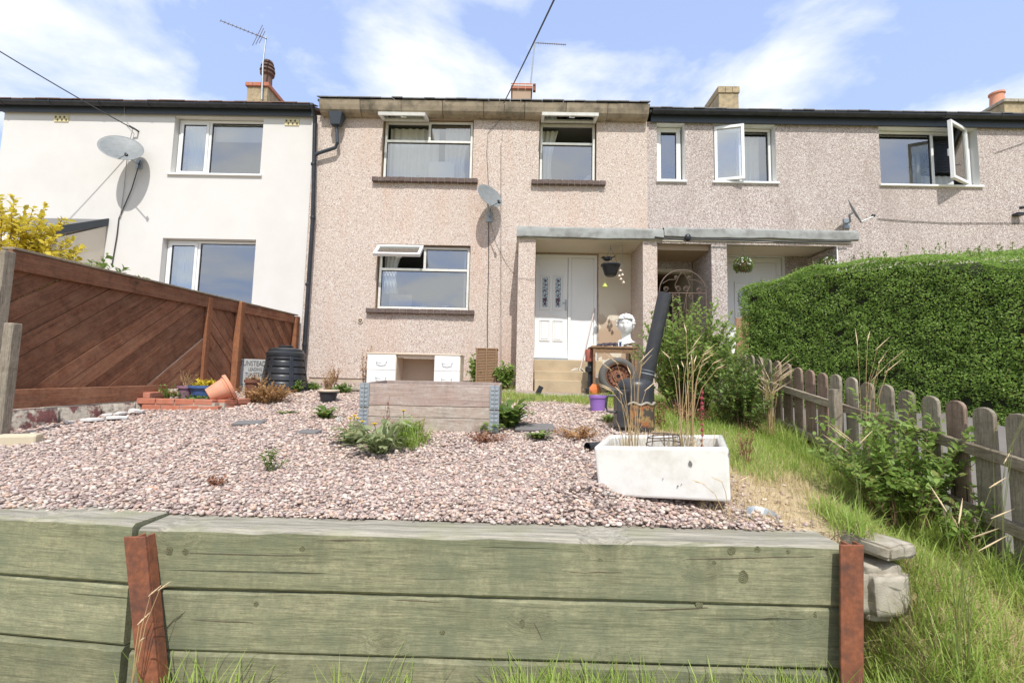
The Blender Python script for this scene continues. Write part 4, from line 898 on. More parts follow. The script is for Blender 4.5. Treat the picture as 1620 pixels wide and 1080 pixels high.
for u0, u1 in ((a.x, xa), (xb, b_.x)):
    put('cabinet', MB().box(u0, u1, YD+.002, YD+.43, -.37, zD-.024), M['cream_wood'], DK)
    for k in range(3):
        zz = zD-.03-k*.225; dr = put('drawer', MB().box(u0+.004, u1-.008, YD-.018, YD, zz-.22, zz), M['desk_white'], DK, bevel=.003)
        cx = (u0+u1)/2
        put('handle', MB().tube([(cx-.075, YD-.022, zz-.10), (cx-.065, YD-.045, zz-.115), (cx, YD-.05, zz-.125), (cx+.065, YD-.045, zz-.115), (cx+.075, YD-.022, zz-.10)], .006, 6), M['metal_grey'], dr, smooth=True)
put('back_panel', MB().box(xa+.002, xb-.002, YD+.40, YD+.42, -.35, zD-.06), M['desk_inside'], DK)
put('apron_board', MB().box(xa+.002, xb-.002, YD+.03, YD+.05, zD-.07, zD-.024), M['cream_wood'], DK)
YB = 8.1; a, b_ = at(753, 551, YB), at(787, 551, YB); 
BK = thing('wicker_basket', 'tall brown wicker basket against the pink wall between two leafy plants', 'basket', None, ((a.x+b_.x)/2, YB+.15, -.2))
put('liner', MB().box(a.x+.012, b_.x-.012, YB+.012, YB+.29, -.25, a.z-.03), M['wicker'], BK)
z = -.22; st = MB(); s0 = None
while z < a.z-.01:
    rg = MB(); o_ = .004*random.uniform(-1, 1)
    rg.box(a.x+o_, b_.x+o_, YB, YB+.012, z, z+.02); rg.box(a.x+o_, a.x+.012+o_, YB+.013, YB+.30, z, z+.02); rg.box(b_.x-.012+o_, b_.x+o_, YB+.013, YB+.30, z, z+.02)
    put('wicker_strand', rg, M['wicker'], BK, bevel=.005); z += .028
for xx in (a.x+.02, (a.x+b_.x)/2, b_.x-.02): put('wicker_upright', MB().tube([(xx, YB-.008, -.24), (xx, YB-.008, a.z)], .012, 6), M['wicker'], BK)
put('basket_rim', MB().tube([(a.x, YB, a.z), (b_.x, YB, a.z), (b_.x, YB+.3, a.z), (a.x, YB+.3, a.z), (a.x, YB, a.z)], .015, 6), M['wicker'], BK)
# ================================================================== ON THE APRON BY THE DOOR
TB0, TB1 = at(936, 547, 7.55), at(1011, 549, 7.55); apz = -.205
TB = thing('wooden_table', 'small battered wooden table on the concrete by the porch pier', 'table', None, ((TB0.x+TB1.x)/2, 7.75, apz))
put('table_top', MB().box(TB0.x, TB1.x, 7.55, 7.98, TB0.z-.03, TB0.z), M['table_wood'], TB, bevel=.004)
put('table_rail', MB().box(TB0.x+.07, TB1.x-.07, 7.57, 7.59, TB0.z-.11, TB0.z-.032), M['table_wood'], TB)
for xx in (TB0.x+.03, TB1.x-.07):
    for yy_ in (7.565, 7.92): put('leg', MB().box(xx, xx+.04, yy_, yy_+.04, apz, TB0.z-.032), M['table_wood'], TB, bevel=.003)
cw = at(978, 587, 7.32)
WH = thing('car_wheel', 'old car tyre on a rusty steel rim leaning against the wooden table', 'wheel', None, (cw.x, 7.4, apz))
Rw = Matrix.Rotation(math.radians(82), 3, 'X')
cw = Vector((cw.x, 7.35, apz+.305))
def arc(r0, z0, r, n, a0, a1): return [(r0+r*math.cos(a0+(a1-a0)*i/n), z0+r*math.sin(a0+(a1-a0)*i/n)) for i in range(n+1)]
ty = put('tyre', MB().lathe([(.20, -.07), (.215, -.088), (.25, -.098), (.285, -.085), (.303, -.055), (.307, 0), (.303, .055), (.285, .085), (.25, .098), (.215, .088), (.20, .07)], cw, 48, rot=Rw), M['rubber'], WH, smooth=True)
rm = put('rim', MB().lathe([(.001, .035), (.03, .035), (.032, .05), (.05, .052), (.085, .04), (.10, .015), (.115, .015), (.14, .045), (.16, .05), (.175, .02), (.185, .02), (.19, .08), (.203, .092), (.208, .085), (.2, .07)], cw, 48, rot=Rw), M['rust2'], WH, smooth=True)
h0 = None
for k in range(16):
    a = k*math.pi/8; c = cw+Rw @ Vector((.152*math.cos(a), .152*math.sin(a), .052)); put('rim_slot', MB().lathe([(.001, 0), (.013, 0), (.013, .003), (.001, .003)], c, 8, rot=Rw), M['dark'], rm)
for k in range(4):
    a = k*math.pi/2+.4; put('bolt_hole', MB().lathe([(.001, 0), (.011, 0), (.011, .003), (.001, .003)], cw+Rw @ Vector((.065*math.cos(a), .065*math.sin(a), .052)), 8, rot=Rw), M['dark'], rm)
put('hub_hole', MB().lathe([(.001, 0), (.028, 0), (.028, .003), (.001, .003)], cw+Rw @ Vector((0, 0, .036)), 12, rot=Rw), M['dark'], rm)
# plaster bust: curly haired youth on a cut-off shoulder base
bc = at(991, 548, 7.72); bc.z = TB0.z
BU = thing('plaster_bust', 'white plaster bust of a curly haired youth on the wooden table', 'bust', None, bc)
hc = bc+Vector((-.01, 0, .36)); HS = 1.55; Rh = Matrix.Rotation(-.35, 3, 'Z')
vs = []; fs = []; n, m_ = 48, 36
for i in range(m_+1):
    ph = math.pi*i/m_
    for k in range(n):
        t = 2*math.pi*k/n; d = Vector((math.sin(ph)*math.cos(t), math.sin(ph)*math.sin(t), math.cos(ph)))
        x, y, z = d.x*.078, d.y*.095, d.z*.118
        if z < 0: kf = 1-.32*(-z/.118)**1.5; x *= kf; y *= (1-.12*(-z/.118))
        if d.y < 0:
            G = lambda cx, cz, sx, sz: math.exp(-((x-cx)/sx)**2-((z-cz)/sz)**2)
            y -= .030*G(0, -.018, .011, .030)+.012*G(0, .022, .010, .03)+.010*G(0, -.062, .022, .008)+.009*G(0, -.076, .018, .007)+.014*G(0, -.105, .022, .014)+.008*G(0, .042, .05, .012)
            y += .016*G(-.03, .018, .016, .012)+.016*G(.03, .018, .016, .012)+.006*G(0, -.0695, .024, .003)
            y -= .006*G(-.03, .017, .010, .006)+.006*G(.03, .017, .010, .006)
        vs.append(tuple(Rh @ Vector((x, y, z))*HS+hc))
for i in range(m_):
    for k in range(n): fs.append((i*n+k, (i+1)*n+k, (i+1)*n+(k+1) % n, i*n+(k+1) % n))
put('face', MB().add(vs, fs), M['plaster_white'], BU, smooth=True)
hr = MB()
for k in range(150):
    a, u = random.uniform(0, 6.283), random.uniform(.05, 1); el = math.acos(1-u*1.05)
    d = Vector((math.sin(el)*math.cos(a), math.sin(el)*math.sin(a), math.cos(el)))
    if d.y < -.45 and d.z < .50: continue
    p_ = Vector((d.x*.092, d.y*.105, d.z*.118+.015))*HS; rr = random.uniform(.014, .024)*HS*.9
    hr.ball(Rh @ p_+hc, (rr, rr, rr*random.uniform(.6, 1)), 7, 5)
for sgn in (-1, 1): hr.ball(Rh @ Vector((sgn*.078, .01, -.005))*HS+hc, (.018, .03, .045), 8, 6)
put('hair', hr, M['plaster_white'], BU, smooth=True)
nk = [(.082, .26), (.076, .21), (.080, .16), (.098, .125), (.125, .10), (.150, .06)]
vs = []; fs = []
for i, (r, z) in enumerate(nk):
    for k in range(24):
        t = 2*math.pi*k/24; wx = 1+max(0, (.12-z))*1.2
        vs.append((bc.x+r*wx*math.cos(t)-.005, bc.y+r*.8*math.sin(t), bc.z+z+(.035*math.cos(t) if i == 5 else 0)))
for i in range(5):
    for k in range(24): fs.append((i*24+k, i*24+(k+1) % 24, (i+1)*24+(k+1) % 24, (i+1)*24+k))
fs.append(tuple(range(5*24, 6*24)))
put('shoulders', MB().add(vs, fs), M['plaster_white'], BU, smooth=True)
put('base', MB().lathe([(.001, 0), (.065, 0), (.065, .02), (.04, .04), (.05, .09), (.07, .10)], bc, 20), M['plaster_white'], BU, smooth=True)
m = MB(); q = at(962, 541, 7.6); vs = []; fs = []
for i in range(13):
    for j in range(9):
        u, v = i/12-.5, j/8*math.pi
        rr = .045*(1-.9*(2*u)**4)+.012*math.sin(i*2.1+j*1.3)
        vs.append((q.x+u*.40, q.y+rr*1.4*math.cos(v)+.03, TB0.z+.002+rr*math.sin(v)+.03*(u+.5)))
for i in range(12):
    for j in range(8): fs.append((i*9+j, (i+1)*9+j, (i+1)*9+j+1, i*9+j+1))
tag(put('folded_cloth', m.add(vs, fs), M['fabric_dark'], smooth=True), 'dark bundled cloth lying on the wooden table beside the bust', 'cloth')
q = at(981, 549, 7.57); LN = thing('little_lantern', 'tiny white house shaped lantern with navy front on the table below the bust', 'lantern', None, (q.x, q.y, TB0.z))
put('house_body', MB().box(q.x-.035, q.x+.035, 7.555, 7.61, TB0.z+.001, TB0.z+.08), M['upvc'], LN); put('lantern_roof', MB().prism([(q.x-.045, 7.55, TB0.z+.081), (q.x+.045, 7.55, TB0.z+.081), (q.x, 7.55, TB0.z+.12)], (0, .07, 0)), M['upvc'], LN)
put('lantern_front', MB().box(q.x-.018, q.x+.018, 7.549, 7.554, TB0.z+.01, TB0.z+.072), M['navy'], LN)
jk = MB()
for k in range(16): x = random.uniform(TB0.x+.03, TB1.x-.1); jk.ball((x, 7.56+random.uniform(0, .1), TB0.z+.012), (random.uniform(.015, .04), .02, .014), 7, 5)
tag(put('shell_heap', jk, M['bell'], smooth=False), 'loose stones and shells strewn along the front of the wooden table', 'shells')['kind'] = 'stuff'
a, b_ = at(929, 552, 7.7), at(941, 572, 7.7)
tag(put('metal_canister', MB().lathe([(.001, 0), (.07, 0), (.075, .02), (.075, a.z-b_.z-.02), (.06, a.z-b_.z), (.001, a.z-b_.z)], (a.x+.05, 7.75, b_.z), 16), plain('oxide_red', (.32, .10, .07), .7, .2, 9), smooth=True), 'rusty red canister on a dark stand at the left side of the wooden table', 'canister')
tag(put('dark_stand', MB().box(a.x+.02, a.x+.10, 7.72, 7.80, apz, b_.z-.001).lathe([(.07, b_.z-.18), (.085, b_.z-.16), (.085, b_.z-.1), (.07, b_.z-.08)], (a.x+.06, 7.76, 0), 14).lathe([(.05, apz+.02), (.08, apz+.04), (.08, apz+.1), (.05, apz+.12)], (a.x+.06, 7.76, 0), 14), M['black_plastic'], smooth=False), 'black metal stand under the red canister left of the table', 'stand')
q = gd(940, 613); bg_ = MB(); vs = []; fs = []
for i in range(9):
    for j in range(12):
        t = j*6.283/12; h = i/8; r = .085*(math.sin(math.pi*(.12+h*.8)))**.5*(1+.15*math.sin(j*2.3+i))
        vs.append((at(942, 600, 7.45).x+r*1.15*math.cos(t), 7.48+r*.7*math.sin(t), apz+.002+h*.17*(1+.1*math.sin(j*3))))
for i in range(8):
    for j in range(12): fs.append((i*12+j, i*12+(j+1) % 12, (i+1)*12+(j+1) % 12, (i+1)*12+j))
bg_.add(vs, fs+[tuple(range(12)), tuple(range(96+11, 95, -1))])
tag(put('orange_sack', bg_, M['orange'], smooth=True), 'crumpled orange plastic sack on the concrete left of the tyre', 'bag')
q = at(852, 617, 7.5); sl_ = MB(); R = Matrix.Rotation(.45, 3, 'Y'); 
sl_.box(-.035, .035, -.03, .03, -.07, .07); sl_.box(-.04, .04, -.04, -.031, -.06, .075); sl_.v = [tuple(R @ Vector(v)+Vector((q.x, 7.30, zg(0, 7.3)+.10))) for v in sl_.v]
SLm = tag(put('solar_light', sl_, M['black_plastic'], bevel=.012, seg=2), 'small black solar spotlight leaning in the grass before the porch steps', 'garden light')
put('spike', MB().tube([(q.x-.01, 7.31, zg(0, 7.3)+.06), (q.x-.02, 7.31, zg(0, 7.3)-.05)], .008, 6), M['black_plastic'], SLm)
q = at(925, 622, 7.35); tag(put('stone_ball', MB().ball((q.x, 7.30, -.23), .04, 12, 8), M['slab_grey'], smooth=True), 'grey fist sized stone ball at the edge of the porch concrete', 'stone')
q = gd(948, 653); PB = pot('purple_bucket', 'purple plastic plant bucket in the grass left of the wood burner', 'bucket', q+Vector((0, .11, 0)), .085, .108, .215, 'purple', rim=.008, soil=False)
for k in range(3): put('moulded_ring', MB().lathe([(.098+.002*k, .14+.018*k), (.103+.002*k, .144+.018*k), (.103+.002*k, .15+.018*k), (.098+.002*k, .154+.018*k)], q+Vector((0, .11, 0)), 26), M['purple'], PB, smooth=True)
mp = thing('mop', 'string mop leaning against the white side panel with its head on the step', 'mop', None, at(916, 585, 8.45))
put('handle_pole', MB().tube([at(918, 584, 8.47), at(941, 488, 9.0)], .011, 8), plain('pale_pole', (.55, .45, .42), .5), mp, smooth=True); 
m = MB(); q = Vector((at(915, 585, 8.42).x, 8.42, .205))
for k in range(46):
    t = random.uniform(0, 6.283); r = random.uniform(.05, .15); m.tube([q+Vector((0, .02, .05)), q+Vector((r*.5*math.cos(t), r*.4*math.sin(t), .045)), q+Vector((r*math.cos(t), -abs(r*.7*math.sin(t)), -.005))], .008, 5)
put('mop_strings', m, plain('mop_cotton', (.52, .47, .38), .95), mp, smooth=True)
# hanging things under the canopy
hb = at(966, 426, 8.45); HB = thing('hanging_basket', 'empty black plastic hanging basket under the canopy right of the front door', 'hanging basket', None, hb)
put('bowl', MB().lathe([(.001, -.13), (.09, -.13), (.115, -.10), (.165, .06), (.185, .065), (.185, .09), (.165, .09), (.155, .06), (.10, -.09)], hb, 24), M['black_plastic'], HB, smooth=True)
for k in range(3):
    t = k*2.09+.3; put('hanging_wire', MB().tube([hb+Vector((.17*math.cos(t), .17*math.sin(t), .08)), hb+Vector((.0, 0, .42))], .004, 5), M['cable_light'], HB)
put('hook', MB().tube([hb+Vector((0, 0, .42)), Vector((hb.x, hb.y, 2.585))], .005, 5), M['cable_light'], HB)
bd = hb+Vector((-.06, 0, .20)); B_ = thing('bird_ornament', 'black bird ornament hanging above the black hanging basket', 'ornament', None, bd)
put('bird_body', MB().ball(bd, (.085, .045, .042), 14, 10).ball(bd+Vector((-.075, 0, .02)), (.035, .028, .028), 10, 8).tube([bd+Vector((-.10, 0, .018)), bd+Vector((-.135, 0, .01))], [.01, .002], 6).hexa([bd+Vector(v) for v in ((.05, -.02, .0), (.15, -.03, .05), (.15, .03, .05), (.05, .02, .0))], [bd+Vector(v) for v in ((.05, -.02, .02), (.15, -.03, .06), (.15, .03, .06), (.05, .02, .02))]), M['black_plastic'], B_, smooth=True)
put('wing', MB().ball(bd+Vector((.02, -.035, .015)), (.07, .012, .025), 10, 6), M['black_plastic'], B_, smooth=True)
q = at(984, 435, 8.35); WC = thing('wind_chime', 'pale shell wind chime hanging at the right side of the black hanging basket', 'wind chime', None, q)
for dx_, z0, k in ((-.03, .10, 0), (.01, .02, 1), (-.02, -.06, 2), (.03, -.12, 3), (-.05, .0, 4)):
    put('chime_string', MB().tube([q+Vector((dx_, 0, z0)), Vector((q.x+dx_*.3, q.y, 2.585 if k < 2 else q.z+.1))], .0025, 4), M['cable_light'], WC)
    put('bell', MB().lathe([(.004, .03), (.015, .025), (.024, .0), (.030, -.012)], q+Vector((dx_, 0, z0-.02)), 10), M['bell'], WC, smooth=True)
q = at(957, 453, 8.45); tag(put('bell_ornament', MB().lathe([(.004, .06), (.02, .055), (.035, .03), (.05, 0), (.055, -.012), (.03, -.015), (.001, -.01)], q, 14).tube([q+Vector((0, 0, .06)), Vector((q.x, q.y, hb.z-.12))], .003, 4), plain('bell_green', (.45, .50, .12), .5)), 'small yellow green bell hanging below the left of the black hanging basket', 'ornament')
def ballplant(px, py, r, Y, label, ztop_, c1='weed_leaf'):
    q = at(px, py, Y); T = thing('topiary_ball', label, 'topiary ball', 'ball plants hanging under the right canopy', q)
    n = 900; d = unit(n); d = d[d[:, 2] > -.75]; P_ = np.array(q)+d*r*RNG.uniform(.8, 1, (len(d), 1)); tplmesh('foliage', LEAF2_V, LEAF2_F, P_, frames(d+unit(len(d))*.6, unit(len(d))), np.full(len(d), .04), M[c1], T)
    put('moss_core', MB().ball(q, r*.82, 14, 10), M['stem_brown'], T, smooth=True)
    n = 160; d = unit(n); d = d[d[:, 2] > -.1]; fl_ = MB()
    for v in d: fl_.ball(q+Vector(v.tolist())*r*1.0, .013, 5, 3)
    put('flower_cluster', fl_, M['upvc'], T)
    for s_ in (-1, 1): put('hanging_wire', MB().tube([q+Vector((s_*r*.7, 0, r*.4)), Vector((q.x, q.y, ztop_-.1)), Vector((q.x, q.y, ztop_))], .004, 5), M['cable_light'], T)
ballplant(1176, 420, .15, 8.25, 'white flowered ball plant hanging in front of the right hand front door', 2.598)
ballplant(1309, 421, .16, 8.25, 'green ball plant hanging under the canopy half hidden by the hedge', 2.598)
# ornamental gate
YG = 8.15; a, b_ = at(1043, 470, YG), at(1117, 470, YG); cx, rr = (a.x+b_.x)/2, (b_.x-a.x)/2; zc = at(1080, 462, YG).z; ztp_ = at(1080, 427, YG).z
GT = thing('iron_gate', 'rusty scrolled iron garden gate with an arched top in the passage between the porches', 'gate', None, (cx, YG, -.2))
hA = ztp_-zc
put('arch', MB().tube([(a.x, YG, -.15), (a.x, YG, zc)]+[(cx-rr*math.cos(t), YG, zc+hA*math.sin(t)) for t in [i*math.pi/20 for i in range(1, 20)]]+[(b_.x, YG, zc), (b_.x, YG, -.15)], .011, 8), M['iron'], GT, smooth=True)
for zz in (zc-.02, .0): put('cross_bar', MB().tube([(a.x-.1, YG, zz), (b_.x, YG, zz)], .010, 6), M['iron'], GT)
for k in range(1, 7): x = a.x+(b_.x-a.x)*k/7; put('upright_bar', MB().tube([(x, YG, .0), (x, YG, zc-.02)], .006, 6), M['iron'], GT)
def scroll(x, z, r, s=1, turns=1.6):
    return [(x+s*r*(1-.62*u)*math.cos(u*turns*6.283), YG, z+r*(1-.62*u)*math.sin(u*turns*6.283)) for u in [i/22 for i in range(23)]]
for x, z, r, s in ((cx-.30, zc+.05, .05, 1), (cx-.08, zc+.06, .055, -1), (cx+.06, zc+.06, .055, 1), (cx+.30, zc+.04, .05, -1), (cx-.12, zc+.27, .03, 1), (cx+.12, zc+.27, .03, -1), (cx-.15, zc-.08, .05, 1), (cx+.15, zc-.08, .05, -1)):
    put('scroll', MB().tube(scroll(x, z, r, s), .006, 5), M['iron'], GT)
for s in (-1, 1):
    put('heart_bar', MB().tube([(cx+s*.01, YG, ztp_-.03), (cx+s*.09, YG, zc+.24), (cx+s*.14, YG, zc+.12), (cx+s*.08, YG, zc+.0), (cx+s*.02, YG, zc-.3), (cx+s*.2, YG, zc-.55)], .006, 5), M['iron'], GT)
    put('side_scroll', MB().tube([(cx+s*.36, YG, zc+.15), (cx+s*.25, YG, zc+.22), (cx+s*.12, YG, zc+.23)], .006, 5), M['iron'], GT)
# tan boards below the right door
TF = thing('tan_board_fence', 'short tan vertical board fence between the hedge end and the passage', 'fence', None, (4.1, 7.7, -.2))
for k in range(8):
    x = 3.72+k*.115; put('board', MB().box(x, x+.108, 7.70, 7.72, -.3, 1.15+.035*k), M['tan_fence'], TF, bevel=.003)
put('rail', MB().box(3.72, 4.64, 7.722, 7.76, .6, .68), M['tan_fence'], TF)
# ================================================================== WOOD BURNER
q = gd(1013, 687)+Vector((0, .18, 0)); r = .182; zt_ = at(1013, 598, q.y).z-q.z
ST = thing('wood_burner', 'black stove made of a gas bottle with a long leaning flue pipe', 'stove', None, q)
put('body', MB().lathe([(.001, 0), (r*.92, 0), (r*.92, .03), (r, .035), (r, zt_-.10), (r*.97, zt_-.06), (r*.85, zt_-.025), (r*.6, zt_-.006), (.06, zt_), (.001, zt_)], q, 36), M['stove'], ST, smooth=True)
vs = []; fs = []
for i in range(15):
    t = -2.2+i*1.9/14
    for j, z in enumerate((.06, .12, .2, .28)): vs.append((q.x+(r+.003)*math.cos(t), q.y+(r+.003)*math.sin(t), q.z+z+.012*math.sin(i*1.7)*(j == 3)))
for i in range(14):
    for j in range(3): fs.append((i*4+j, (i+1)*4+j, (i+1)*4+j+1, i*4+j+1))
put('burnt_paint_band', MB().add(vs, fs), M['burnt_paint'], ST, smooth=True, fix=False)
put('burnt_rim', MB().tube([(q.x+(r+.006)*math.cos(t), q.y+(r+.006)*math.sin(t), q.z+.29+.012*math.sin(t*9)) for t in [-2.2+i*1.9/14 for i in range(15)]], .012, 6), M['concrete'], ST, smooth=True)
pa, pb = at(1021, 606, q.y), at(1052, 464, q.y-.02); d_ = (pb-pa).normalized()
fp = put('flue_pipe', MB().tube([pa-d_*.05, pb], .068, 28, cap=False).tube([pb+d_*.0005, pa-d_*.05], .060, 28, cap=False), M['stove'], ST, smooth=True)
put('flue_band', MB().tube([pa+d_*.09, pa+d_*.10], .0705, 28), M['metal_grey'], fp, smooth=True)
put('flue_band', MB().tube([pa+d_*.125, pa+d_*.13], .070, 28), M['metal_grey'], fp, smooth=True)
dr = put('door_box', MB().box(q.x-.215, q.x-.10, q.y-.16, q.y+.02, q.z+.06, q.z+.42), M['stove'], ST, bevel=.006)
put('door_opening', MB().box(q.x-.125, q.x-.102, q.y-.166, q.y-.161, q.z+.30, q.z+.40), M['dark'], dr)
put('door_handle', MB().tube([(q.x-.21, q.y-.10, q.z+.20), (q.x-.30, q.y-.10, q.z+.21), (q.x-.315, q.y-.10, q.z+.25), (q.x-.305, q.y-.10, q.z+.34), (q.x-.29, q.y-.10, q.z+.36), (q.x-.21, q.y-.10, q.z+.36)], .012, 8), M['stove'], dr, smooth=True)
# ================================================================== SINK PLANTER
FL, FR = at(939, 706, 2.60), at(1153, 708, 2.35); sh_, sd_, tk = .275, .44, .038
ex = (FR-FL).normalized(); ey = Vector((-ex.y, ex.x, 0)).normalized()+Vector((0, 0, .05)); ey = (ey-ex*ey.dot(ex)).normalized(); ez = ex.cross(ey); sw_ = (FR-FL).length
def SL(x, y, z): return FL+ex*x+ey*y+ez*z
SK = thing('butler_sink', 'large white ceramic butler sink used as a planter beside the sleeper wall', 'sink planter', None, SL(sw_/2, sd_/2, -sh_))
m = MB()
m.v = [tuple(SL(*q)) for q in [(.01, .008, -sh_), (sw_-.01, .008, -sh_), (sw_-.01, sd_-.01, -sh_), (.01, sd_-.01, -sh_), (0, 0, 0), (sw_, 0, 0), (sw_, sd_, 0), (0, sd_, 0), (tk, tk, 0), (sw_-tk, tk, 0), (sw_-tk, sd_-tk, 0), (tk, sd_-tk, 0), (tk, tk, -sh_+.05), (sw_-tk, tk, -sh_+.05), (sw_-tk, sd_-tk, -sh_+.05), (tk, sd_-tk, -sh_+.05)]]
m.f = [(0, 3, 2, 1)]+[(k, (k+1) % 4, 4+(k+1) % 4, 4+k) for k in range(4)]+[(4+k, 4+(k+1) % 4, 8+(k+1) % 4, 8+k) for k in range(4)]+[(8+k, 8+(k+1) % 4, 12+(k+1) % 4, 12+k) for k in range(4)]+[(12, 13, 14, 15)]; m.m = [0]*len(m.f)
put('basin', m, M['ceramic'], SK, bevel=.016, seg=3, smooth=False)
sb = MB(); sb.box(tk+.003, sw_-tk-.003, tk+.003, sd_-tk-.003, -sh_+.06, -.085); sb.v = [tuple(SL(*v)) for v in sb.v]; put('soil', sb, M['soil'], SK)
for u, v, w_, h in ((.50, -.085, .020, .032), (.36, -.165, .006, .007), (.43, -.20, .010, .006), (.69, -.03, .008, .012), (.45, -.19, .005, .005)):
    pts = [SL(u+w_/2*math.cos(t)*random.uniform(.5, 1.2), -.002+.0, v+h/2*math.sin(t)*random.uniform(.5, 1.2)) for t in [i*6.283/7 for i in range(7)]]
    put('chip_mark', MB().prism(pts, ey*.012), M['slab_grey'], SK)
wf = MB(); c = SL(.36, .23, -.01)
for k in range(3): wf.tube([c+Vector(((.10-.01*k)*math.cos(t)*1.1, (.09)*math.sin(t), -.05+k*.04+.01*math.sin(t+k))) for t in [i*6.283/16 for i in range(17)]], .0035, 5)
for k in range(5): t = k*1.257; wf.tube([c+Vector((.11*math.cos(t), .09*math.sin(t), -.07)), c+Vector((.09*math.cos(t), .08*math.sin(t), .045)), c+Vector((0, 0, .05))], .0035, 5)
tag(put('wire_frame', wf, M['iron'], smooth=True), 'twisted dark wire plant support sitting inside the white sink', 'wire support')
# loose bits on the gravel
q = gd(934, 713); tag(put('pipe_offcut', MB().tube([q+Vector((-.03, -.03, .035)), q+Vector((.14, .12, .03))], .035, 16, cap=False).tube([q+Vector((.14, .12, .03)), q+Vector((-.03, -.03, .035))], .029, 16, cap=False), M['black_plastic'], smooth=True), 'short black plastic pipe offcut lying left of the sink', 'pipe')
q = gd(1207, 818)+Vector((0, -.02, .0)); Rd = Matrix.Rotation(.3, 3, 'X')
tag(put('metal_dish', MB().lathe([(.001, -.022), (.055, -.022), (.072, .0), (.077, .004), (.075, .006), (.069, .0), (.052, -.019), (.001, -.019)], q+Vector((0, .03, .006)), 26, rot=Rd), M['metal_grey'], smooth=True), 'small bare metal dish half sunk in the straw behind the sleeper wall', 'dish')
def slab(px, py, w_, d, h, yaw, mat, name, label, cat, grp=None, dz=0):
    q = gd(px, py); m = MB().box(-w_/2, w_/2, -d/2, d/2, 0, h); R = Matrix.Rotation(yaw, 3, 'Z'); R2 = Matrix.Rotation(.083, 3, 'X'); m.v = [tuple(R2 @ (R @ Vector(v))+q+Vector((0, 0, dz))) for v in m.v]
    return tag(put(name, m, M[mat], bevel=min(.012, h*.25)), label, cat, grp)
slab(845, 678, .40, .30, .03, .05, 'slab_grey', 'paving_slab', 'grey paving slab lying right of the raised bed', 'slab')
slab(395, 671, .26, .16, .03, .2, 'slab_grey', 'slate_piece', 'dark slate sunk in the gravel in front of the dry brown plant', 'slate', 'slates sunk in the gravel')
slab(489, 686, .18, .12, .03, -.1, 'slab_grey', 'slate_piece', 'dark slate sunk in the gravel left of the raised bed', 'slate', 'slates sunk in the gravel')
slab(826, 661, .10, .07, .03, .3, 'white_render', 'pale_stone', 'pale flat stone by the grass edge right of the raised bed', 'stone')
slab(908, 684, .14, .08, .02, .1, 'concrete', 'flat_stone', 'flat broken stone on the gravel between bucket and raised bed', 'stone')
slab(242, 773, .055, .022, .012, .25, 'terracotta', 'terracotta_shard', 'orange terracotta shard on the gravel near the left sleeper joint', 'shard')
slab(560, 618, .32, .14, .05, .0, 'concrete', 'edging_block', 'low pale edging block by the plinth left of the desk', 'stone', None, .01)
def rock(c, sx, sy, sz, yaw, mat, name, label, cat):
    m = MB(); m.box(-sx, sx, -sy, sy, -sz, sz)
    o_ = put(name, m, M[mat], origin=(0, 0, 0)); import bmesh
    bm = bmesh.new(); bm.from_mesh(o_.data); bmesh.ops.bevel(bm, geom=bm.edges[:], offset=min(sx, sy, sz)*.3, segments=2, affect='EDGES'); bmesh.ops.subdivide_edges(bm, edges=bm.edges[:], cuts=5, use_grid_fill=True)
    from mathutils import noise as _ns
    for v in bm.verts: v.co += _ns.noise_vector(v.co*14)*.008+_ns.noise_vector(v.co*60)*.004
    bm.to_mesh(o_.data); bm.free(); o_.data.polygons.foreach_set('use_smooth', [True]*len(o_.data.polygons)); o_.location = c; o_.rotation_euler = (0, 0, yaw); WP[o_.name] = Vector(c); return tag(o_, label, cat)
q = at(1368, 852, 2.20); rock((q.x+.005, 2.20, q.z-.01), .085, .15, .030, .35, 'concrete', 'stone_slab', 'pale stone slab at the right end of the sleeper wall lying over the concrete block', 'slab')
q = at(1398, 905, 2.12); rock((q.x-.035, 2.17, q.z-.075), .115, .12, .115, .12, 'concrete', 'concrete_block', 'rough concrete block half buried in grass behind the right rusty post', 'block')
# ================================================================== PICKET FENCE
PF = thing('picket_fence', 'low weathered picket fence with round topped pickets along the right hand path', 'fence', None, (2.9, 3.9, -.6))
def ptop(y): return -.134+(y-2.69)*.170
R0 = Matrix.Rotation(0, 4, 'Z')
for k in range(-5, 20):
    y = 2.69+k*.186; zt_ = ptop(y)+random.uniform(-.012, .012); w2 = .066; ln = random.uniform(-.02, .02)
    zb_ = zg(2.9, y)-.06
    poly = [(-w2, zb_-zt_), (w2, zb_-zt_), (w2, -w2*.8)]+[(w2*math.cos(t), -w2*.8+w2*.8*math.sin(t)) for t in [i*math.pi/8 for i in range(1, 8)]]+[(-w2, -w2*.8)]
    xo = 2.90+random.uniform(-.006, .006)
    m_ = 'red_picket' if k in (9, 10, 11, 12, 2, 13) else 'grey_wood'
    put('picket', MB().prism([(xo-ln*v/1.5*-1, y+u+ln*v, zt_+v) for u, v in poly], (.026, 0, 0)), M[m_], PF, bevel=.004)
for off, h in ((.235, .07), (.62, .07)):
    for ya, yb in ((1.7, 4.03), (4.03, 6.3)):
        put('rail', MB().prism([(2.855, ya, ptop(ya)-off), (2.855, yb, ptop(yb)-off), (2.855, yb, ptop(yb)-off-h), (2.855, ya, ptop(ya)-off-h)], (.04, 0, 0)), M['grey_rail'], PF, bevel=.004)
for y in (4.06, 1.9, 6.1): put('fence_post', MB().box(2.78, 2.853, y-.04, y+.04, zg(2.8, y)-.1, ptop(y)-.11), M['grey_wood'], PF, bevel=.005)
